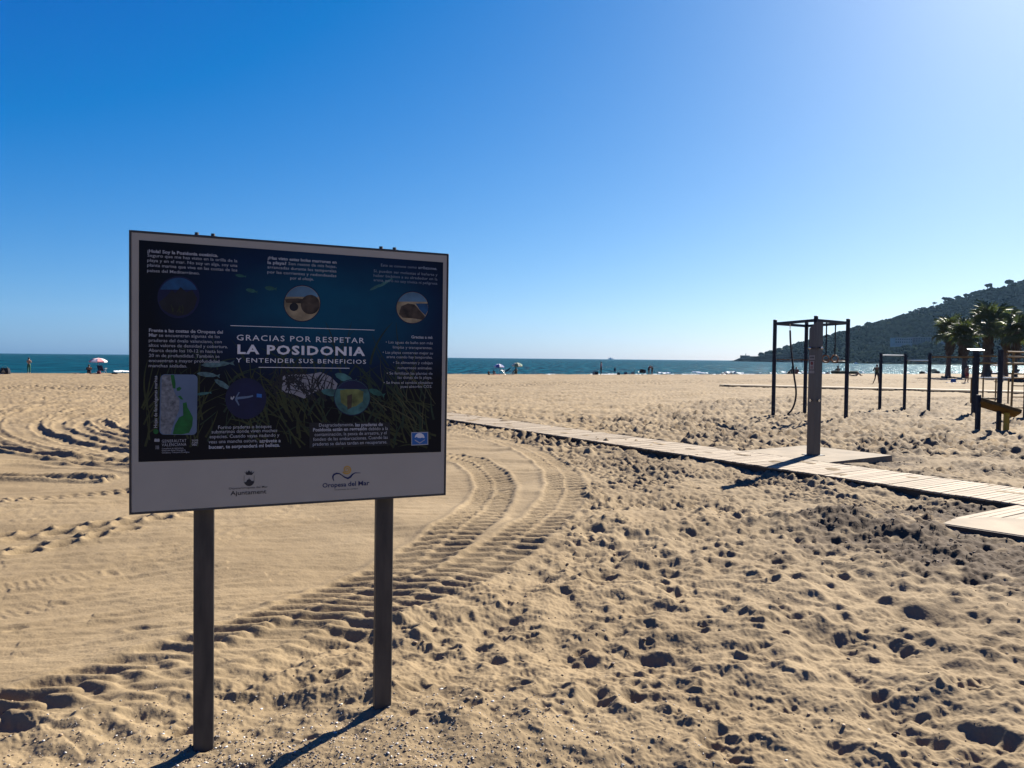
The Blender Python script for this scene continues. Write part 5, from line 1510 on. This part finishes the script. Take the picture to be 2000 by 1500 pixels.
def bag(label, p, rz, d, m, name='beach_bag', m2=None):
    t = thing(name, label, 'bag', p, rz)
    mb = MB()
    for k in range(6):
        z = d[2] * k / 5
        w = 1 - .25 * (k / 5) ** 2
        for j in range(10):
            a = 2 * math.pi * j / 10
            mb.v.append((math.copysign(abs(math.cos(a)) ** .6, math.cos(a)) * d[0] / 2 * w, math.copysign(abs(math.sin(a)) ** .6, math.sin(a)) * d[1] / 2 * w, z))
    for k in range(5):
        for j in range(10):
            mb.f.append((k * 10 + j, k * 10 + (j + 1) % 10, (k + 1) * 10 + (j + 1) % 10, (k + 1) * 10 + j)); mb.m.append(0)
    mb.f.append(tuple(range(50, 60))); mb.m.append(0)
    mb.obj('sack', m, t)
    hp = [(math.cos(q * math.pi / 8) * d[0] * .28, 0, d[2] + math.sin(q * math.pi / 8) * d[2] * .35) for q in range(9)]
    MB().tube(hp, .012, 5).obj('handle', m2 or M_ROPE, t)
    if m2:
        MB().add([(-d[0] * .22, -d[1] / 2 - .012, d[2] * .25), (d[0] * .22, -d[1] / 2 - .012, d[2] * .25), (0, -d[1] / 2 + .02, d[2] * .8)], [(0, 1, 2)]).obj('patch', m2, t)
    return t
def towel(label, p, rz, w, l, col, name='beach_towel'):
    mb = MB(); n = 8
    for i in range(n + 1):
        for j in range(n + 1):
            mb.v.append(((i / n - .5) * w, (j / n - .5) * l, .03 + .02 * math.sin(i * 1.7 + j) + .015 * math.cos(j * 2.1)))
    for i in range(n):
        for j in range(n):
            mb.f.append((i * (n + 1) + j, (i + 1) * (n + 1) + j, (i + 1) * (n + 1) + j + 1, i * (n + 1) + j + 1)); mb.m.append(0)
    o = mb.obj(name, mat('towel_' + '_'.join(str(int(q * 1000)) for q in col), col, 0.95, 0.15, 9), None, p, (0, 0, rz), smooth=True)
    so = o.modifiers.new('thick', 'SOLIDIFY'); so.thickness = .012
    return tag(o, label, 'towel')

p = shore_at(192, 729.5)
parasol('faded pink and white striped parasol near the left edge of the beach', p, far(208.5, 708, p.y).x - far(192, 708, p.y).x, far(192, 699, p.y).z - p.z, (0.62, 0.24, 0.24), (0.66, 0.58, 0.56), .4, .06)
beach_chair('dark blue folding chair under the pink parasol, back to us', shore_at(200, 730), 0.05, 'navy', scale=1.15)
towel('pale pink towel spread beside the person left of the pink parasol', shore_at(163, 731), .3, 1.6, .9, (0.6, 0.36, 0.30))
bag('small red cool bag at the foot of the blue folding chair', shore_at(193, 731), 0, (.42, .3, .32), cloth('darkred'), 'cool_bag')
bag('low dark bag right of the blue folding chair', shore_at(224, 731), 0, (.7, .3, .2), cloth('black'))
bag('bulky dark beach bag with a tan triangle at the left edge', shore_at(10, 731), .1, (.95, .6, .62), cloth('black'), 'beach_bag', mat('tan_patch', (0.35, 0.24, 0.12), 0.8, 0.1, 5))
towel('white towel beside the bulky dark bag at the left edge', shore_at(1, 731), .1, .9, .6, (0.7, 0.68, 0.66))
p = shore_at(975, 732)
parasol('blue and white parasol over the group in the middle of the beach', p, far(985.5, 715, p.y).x - far(975, 715, p.y).x, far(975, 710.5, p.y).z - p.z, (0.05, 0.06, 0.22), (0.6, 0.6, 0.62), .9, .1)
towel('red towel beside the seated person under the blue parasol', shore_at(969, 732.5), .2, 1.0, .7, (0.35, 0.03, 0.04))
beach_chair('dark reclined beach chair right of the blue parasol pole', shore_at(983, 732), 1.9, 'black', scale=1.25, recline=.9)
p = shore_at(1010, 732)
parasol('cream and green parasol tilted over the hunched person', p, far(1021, 715, p.y).x - far(1010, 715, p.y).x, far(1010, 708, p.y).z - p.z, (0.45, 0.45, 0.33), (0.10, 0.16, 0.08), .2, .18)
bag('dark bag standing left at the feet of the upright person', shore_at(1164, 732), .2, (.7, .4, .42), cloth('black'))
bag('small pale bag farther left of the upright person', shore_at(1160, 732), .2, (.4, .3, .4), cloth('grey'))
bag('small dark bag alone on the sand right of the upright person', shore_at(1208, 733), .2, (.4, .3, .3), cloth('black'))
bag('dark bag on the sand left of the thin stake', shore_at(1222, 731.3), .2, (.5, .3, .28), cloth('navy'))
bag('grey bag close to the thin stake', shore_at(1235.5, 731.2), .2, (.4, .3, .36), cloth('grey'))
st = thing('marker_stake', 'thin dark stake standing in the sand at the water edge', 'stake', shore_at(1239, 731), 0)
MB().tube([(0, 0, -.3), (0, 0, .6), (0.01, 0, far(1239, 720.5, st.location.y).z - st.location.z)], [.03, .028, .022], 6).obj('pole', M_JOIST, st)
MB().ball((0.01, 0, far(1239, 720.5, st.location.y).z - st.location.z), (.04, .04, .05), 1).obj('knob', M_JOIST, st)
beach_chair('dark beach chair left of the person in the red shirt, the left of two', shore_at(1251.5, 731.8), .1, 'black', 'pair of dark beach chairs', 1.0)
beach_chair('dark beach chair nearest the person in the red shirt, the right of two', shore_at(1257.5, 731.8), -.1, 'navy', 'pair of dark beach chairs', .9)
beach_chair('blue folding chair on its own right of the person lying in black', shore_at(1434, 730.3), 0.1, 'blue', scale=.62)
bag('dark bag lying on the wet sand left of the climbing rig', shore_at(1478, 729.7), .1, (.6, .3, .22), cloth('grey'))
beach_chair('dark tilted folding chair left of the group behind the rope', shore_at(1537, 729), .5, 'black', scale=.95, recline=.7)
tt = thing('beach_tent', 'small grey rounded beach tent right of the shower column', 'tent', shore_at(1616, 729), 0)
tm = MB(); tm.ball((0, 0, .05), (.46, .4, .5), 2); tm.v = [(x, y, max(-.05, z)) for x, y, z in tm.v]; tm.obj('shell', cloth('grey'), tt, smooth=True)
MB().tube([(.42 * math.cos(q * math.pi / 10), -.03, .05 + .5 * math.sin(q * math.pi / 10)) for q in range(11)], .015, 5).obj('hoop', M_BARST, tt)
p = shore_at(1638, 729.2)
parasol('dark green parasol spread behind the gymnastic rings', p, 1.2, far(1638, 702.5, p.y).z - p.z, (0.012, 0.028, 0.018), (0.015, 0.02, 0.02), .1, -.1, .38)
def dinghy(label, p, rz, L, W_, H_, m, name, cat):
    t = thing(name, label, cat, p, rz)
    ring_ = [(L / 2 * math.copysign(abs(math.cos(a)) ** .7, math.cos(a)), W_ / 2 * math.copysign(abs(math.sin(a)) ** .7, math.sin(a)), H_ * .5) for a in [2 * math.pi * k / 28 for k in range(29)]]
    MB().tube(ring_, H_ * .5, 8, cap=False).obj('tube', m, t, smooth=True)
    MB().box((0, 0, H_ * .25), (L * .8, W_ * .7, .06)).obj('floor', m, t)
    MB().box((0, 0, H_ * .6), (.25, W_ * .8, .06)).obj('bench', M_POLE, t)
    return t
dinghy('dark inflatable boat on the sand under the dark green parasol', shore_at(1650, 730), .05, 4.2, 1.3, .5, cloth('olive'), 'inflatable_boat', 'dinghy')
def rocky(label, p, d, seed, name='beach_rock'):
    t = thing(name, label, 'rock', p)
    MB().ball((0, 0, d[2] * .4), d, 2, 0, .15, seed).obj('stone', M_ROCK, t)
rocky('low dark rock at the water edge left of the covered pile', shore_at(1801, 729), (.5, .4, .34), 3)
pile = thing('sunbed_stack', 'stack of sunbeds under dark sheeting at the water edge behind the pull-up bars', 'sunbeds', shore_at(1822, 729), 0.05)
for k in range(4):
    MB().box((-.15 + .06 * k, 0, .14 + .2 * k), (1.5 - .1 * k, .7, .17), bev=.04).obj('sunbed', cloth('black'), pile)
MB().box((.9, 0, .25), (.75, .65, .45), bev=.15).obj('cover', cloth('black'), pile)
p = stand(1944, 728, SHZ)
parasol('small dark parasol in front of the bright water between the palm trunks', p, .9, 1.9, (0.03, 0.03, 0.04), (0.05, 0.04, 0.04), .1, 0, .25)
beach_chair('dark beach chair against the bright water near the right edge', stand(1986, 729, SHZ), .1, 'black', scale=1.0)
towel('pale towels spread on the sand below the second palm', stand(1874, 748, SHZ), .2, 2.4, 1.2, (0.5, 0.5, 0.48))
towel('pinkish towel spread between the slender palm and the second palm', stand(1868, 741, SHZ), .1, 1.6, 1.0, (0.42, 0.28, 0.26))
bag('blue bag on the pale towels below the second palm', stand(1862, 747, SHZ), .1, (.5, .3, .35), cloth('blue'))
low = thing('low_wall', 'low dark timber edging between the palms and the water', 'edging', stand(1912, 731, SHZ), .15)
for k in range(5):
    MB().box((.8 + 1.62 * k, 0, .14), (1.6, .18, .34), bev=.02).obj('sleeper', M_JOIST, low)
towel('rust coloured towel behind the wall bars at the right edge', stand(1988, 741, SHZ), .1, 1.8, 1.0, (0.35, 0.12, 0.06))
bag('dark heap of bags in the shade behind the right palm', stand(1985, 747, SHZ), .1, (1.6, .6, .4), cloth('black'))

# ------------------------------------------------------------------ breaking foam
M_FOAM = mat('foam_white', (0.80, 0.82, 0.82), 0.8, 0.05, 2)
def foam(seed, px0, px1, s0, w0, gap, hgt):
    rr = random.Random(seed); mb = MB()
    ax, bx = spot(px0, 729.5, SHZ), spot(px1, 729.5, SHZ)
    L = (bx - ax).length; n = int(L / .4)
    for k in range(n):
        if noise.noise(Vector((k * .13, seed, 0))) < gap: continue
        a = ax + (bx - ax) * (k / n); b = ax + (bx - ax) * ((k + 1.15) / n)
        off = s0 + 1.6 * noise.noise(Vector((k * .05, seed + 5, 0)))
        w = w0 * (.15 + .9 * abs(noise.noise(Vector((k * .31, seed + 9, 0)))) * 2)
        hh = hgt * rr.uniform(.5, 1.1)
        nx, ny = SHN
        pts = []
        for c in (a, b):
            for dd, z in ((-w * .5, .015), (-w * .1, hh), (w * .25, hh * .7), (w * .5, .015)):
                pts.append((c.x + nx * (off + dd), c.y + ny * (off + dd), SEA + z))
        mb.add(pts, [(j, j + 4, j + 5, j + 1) for j in range(3)])
    return mb
allf = MB()
for a in ((1, 1260, 1850, 16, 2.4, -.02, .06), (11, 1850, 2300, 16, 2.4, -.02, .06), (2, 1400, 1850, 24, 1.6, .05, .22), (3, 1130, 1330, 16, 1.4, .1, .10), (4, 122, 200, 34, 5.0, -.9, .30), (6, 1500, 2300, 33, 1.4, .15, .22), (8, -200, 110, 26, .6, .32, .14)):
    f_ = foam(*a); allf.add(f_.v, f_.f)
allf.obj('sea_foam', M_FOAM, kind='stuff')

# ------------------------------------------------------------------ broken shell, gravel and clods round the sign
def scatter(name, n, region, size, mats_, seed, flat=.5):
    rr = np.random.default_rng(seed)
    bm = bmesh.new(); bmesh.ops.create_icosphere(bm, subdivisions=1, radius=.5)
    tv = np.array([v.co[:] for v in bm.verts]); tf = np.array([[v.index for v in f.verts] for f in bm.faces]); bm.free()
    X, Y = region(rr, n); n = len(X)
    s = size[0] * (size[1] / size[0]) ** (rr.random(n) ** 2.2)
    Z = ground_z(X, Y)
    co = tv[None] * (1 + rr.uniform(-.35, .35, (n, len(tv), 1)))
    co = co * np.stack([s * rr.uniform(.7, 1.5, n), s, s * flat * rr.uniform(.6, 1.2, n)], -1)[:, None]
    a = rr.uniform(0, 6.28, n); c, q = np.cos(a)[:, None], np.sin(a)[:, None]
    co = np.stack([co[..., 0] * c - co[..., 1] * q, co[..., 0] * q + co[..., 1] * c, co[..., 2]], -1)
    co += np.stack([X, Y, Z + s * flat * .2], -1)[:, None]
    lp = (tf[None] + (np.arange(n) * len(tv))[:, None, None]).reshape(-1).astype(np.int32)
    me = bpy.data.meshes.new(name)
    me.vertices.add(n * len(tv)); me.vertices.foreach_set('co', co.astype(np.float32).ravel())
    me.loops.add(len(lp)); me.loops.foreach_set('vertex_index', lp)
    me.polygons.add(len(lp) // 3); me.polygons.foreach_set('loop_start', (np.arange(len(lp) // 3) * 3).astype(np.int32))
    me.polygons.foreach_set('material_index', np.repeat(rr.choice(len(mats_), n), len(tf)).astype(np.int32))
    for m in mats_: me.materials.append(m)
    me.update(calc_edges=True)
    return put(name, me, kind='stuff')
M_SH = [mat('shell_white', (0.5, 0.47, 0.42), 0.6, 0.2, 60), mat('shell_tan', (0.30, 0.22, 0.14), 0.8, 0.2, 60), mat('stone_brown', (0.10, 0.07, 0.05), 0.8, 0.3, 60), mat('stone_grey', (0.16, 0.15, 0.14), 0.8, 0.3, 60)]
def near_sign(rr, n):
    x = rr.normal(-0.95, 0.85, n); y = rr.normal(3.35, 0.42, n) + .10 * x
    k = (y > 2.7) & (y < 4.6)
    return x[k], y[k]
scatter('gravel', 13000, near_sign, (.004, .017), M_SH + M_SH[1:], 4)
def on_rough(rr, n):
    y = 2.8 + 12 * rr.random(n) ** 1.4; x = rr.uniform(-.72, .72, n) * y
    k = MID.sample(ROUGH, x.astype(np.float32), y.astype(np.float32)) > rr.random(n) * 1.2
    k &= noise_mask(x, y) > rr.random(n)
    return x[k], y[k]
def noise_mask(x, y):
    return np.clip(0.5 + 0.8 * np.sin(x * 2.1 + np.sin(y * 1.7) * 2) * np.sin(y * 2.6 + np.sin(x * 1.3) * 2), 0.04, 1)
scatter('gravel', 5000, on_rough, (.005, .03), [M_SH[2], M_SH[1], mat('damp_clod', (0.11, 0.08, 0.055), 0.95, 0.3, 40)], 6, .7)
def on_damp(rr, n):
    x = rr.uniform(3, 9, n); y = rr.uniform(7, 15, n)
    k = MID.sample(DAMP, x.astype(np.float32), y.astype(np.float32)) > 0.25 + .7 * rr.random(n)
    return x[k], y[k]
scatter('gravel', 5000, on_damp, (.008, .045), [MATS['damp_clod'], M_SH[2]], 8, .7)

# ------------------------------------------------------------------ haze over the bay
if HAZE > 0:
    hm = bpy.data.materials.new('haze'); hm.use_nodes = True
    nt = hm.node_tree; nt.nodes.remove(nt.nodes['Principled BSDF'])
    pv = nt.nodes.new('ShaderNodeVolumePrincipled')
    pv.inputs['Color'].default_value = (0.38, 0.66, 1.0, 1)
    pv.inputs['Density'].default_value = HAZE
    pv.inputs['Anisotropy'].default_value = 0.25
    nt.links.new(pv.outputs[0], nt.nodes['Material Output'].inputs['Volume'])
    MB().box((0, 1000, 120), (18400, 6500, 260)).obj('haze', hm, kind='stuff')
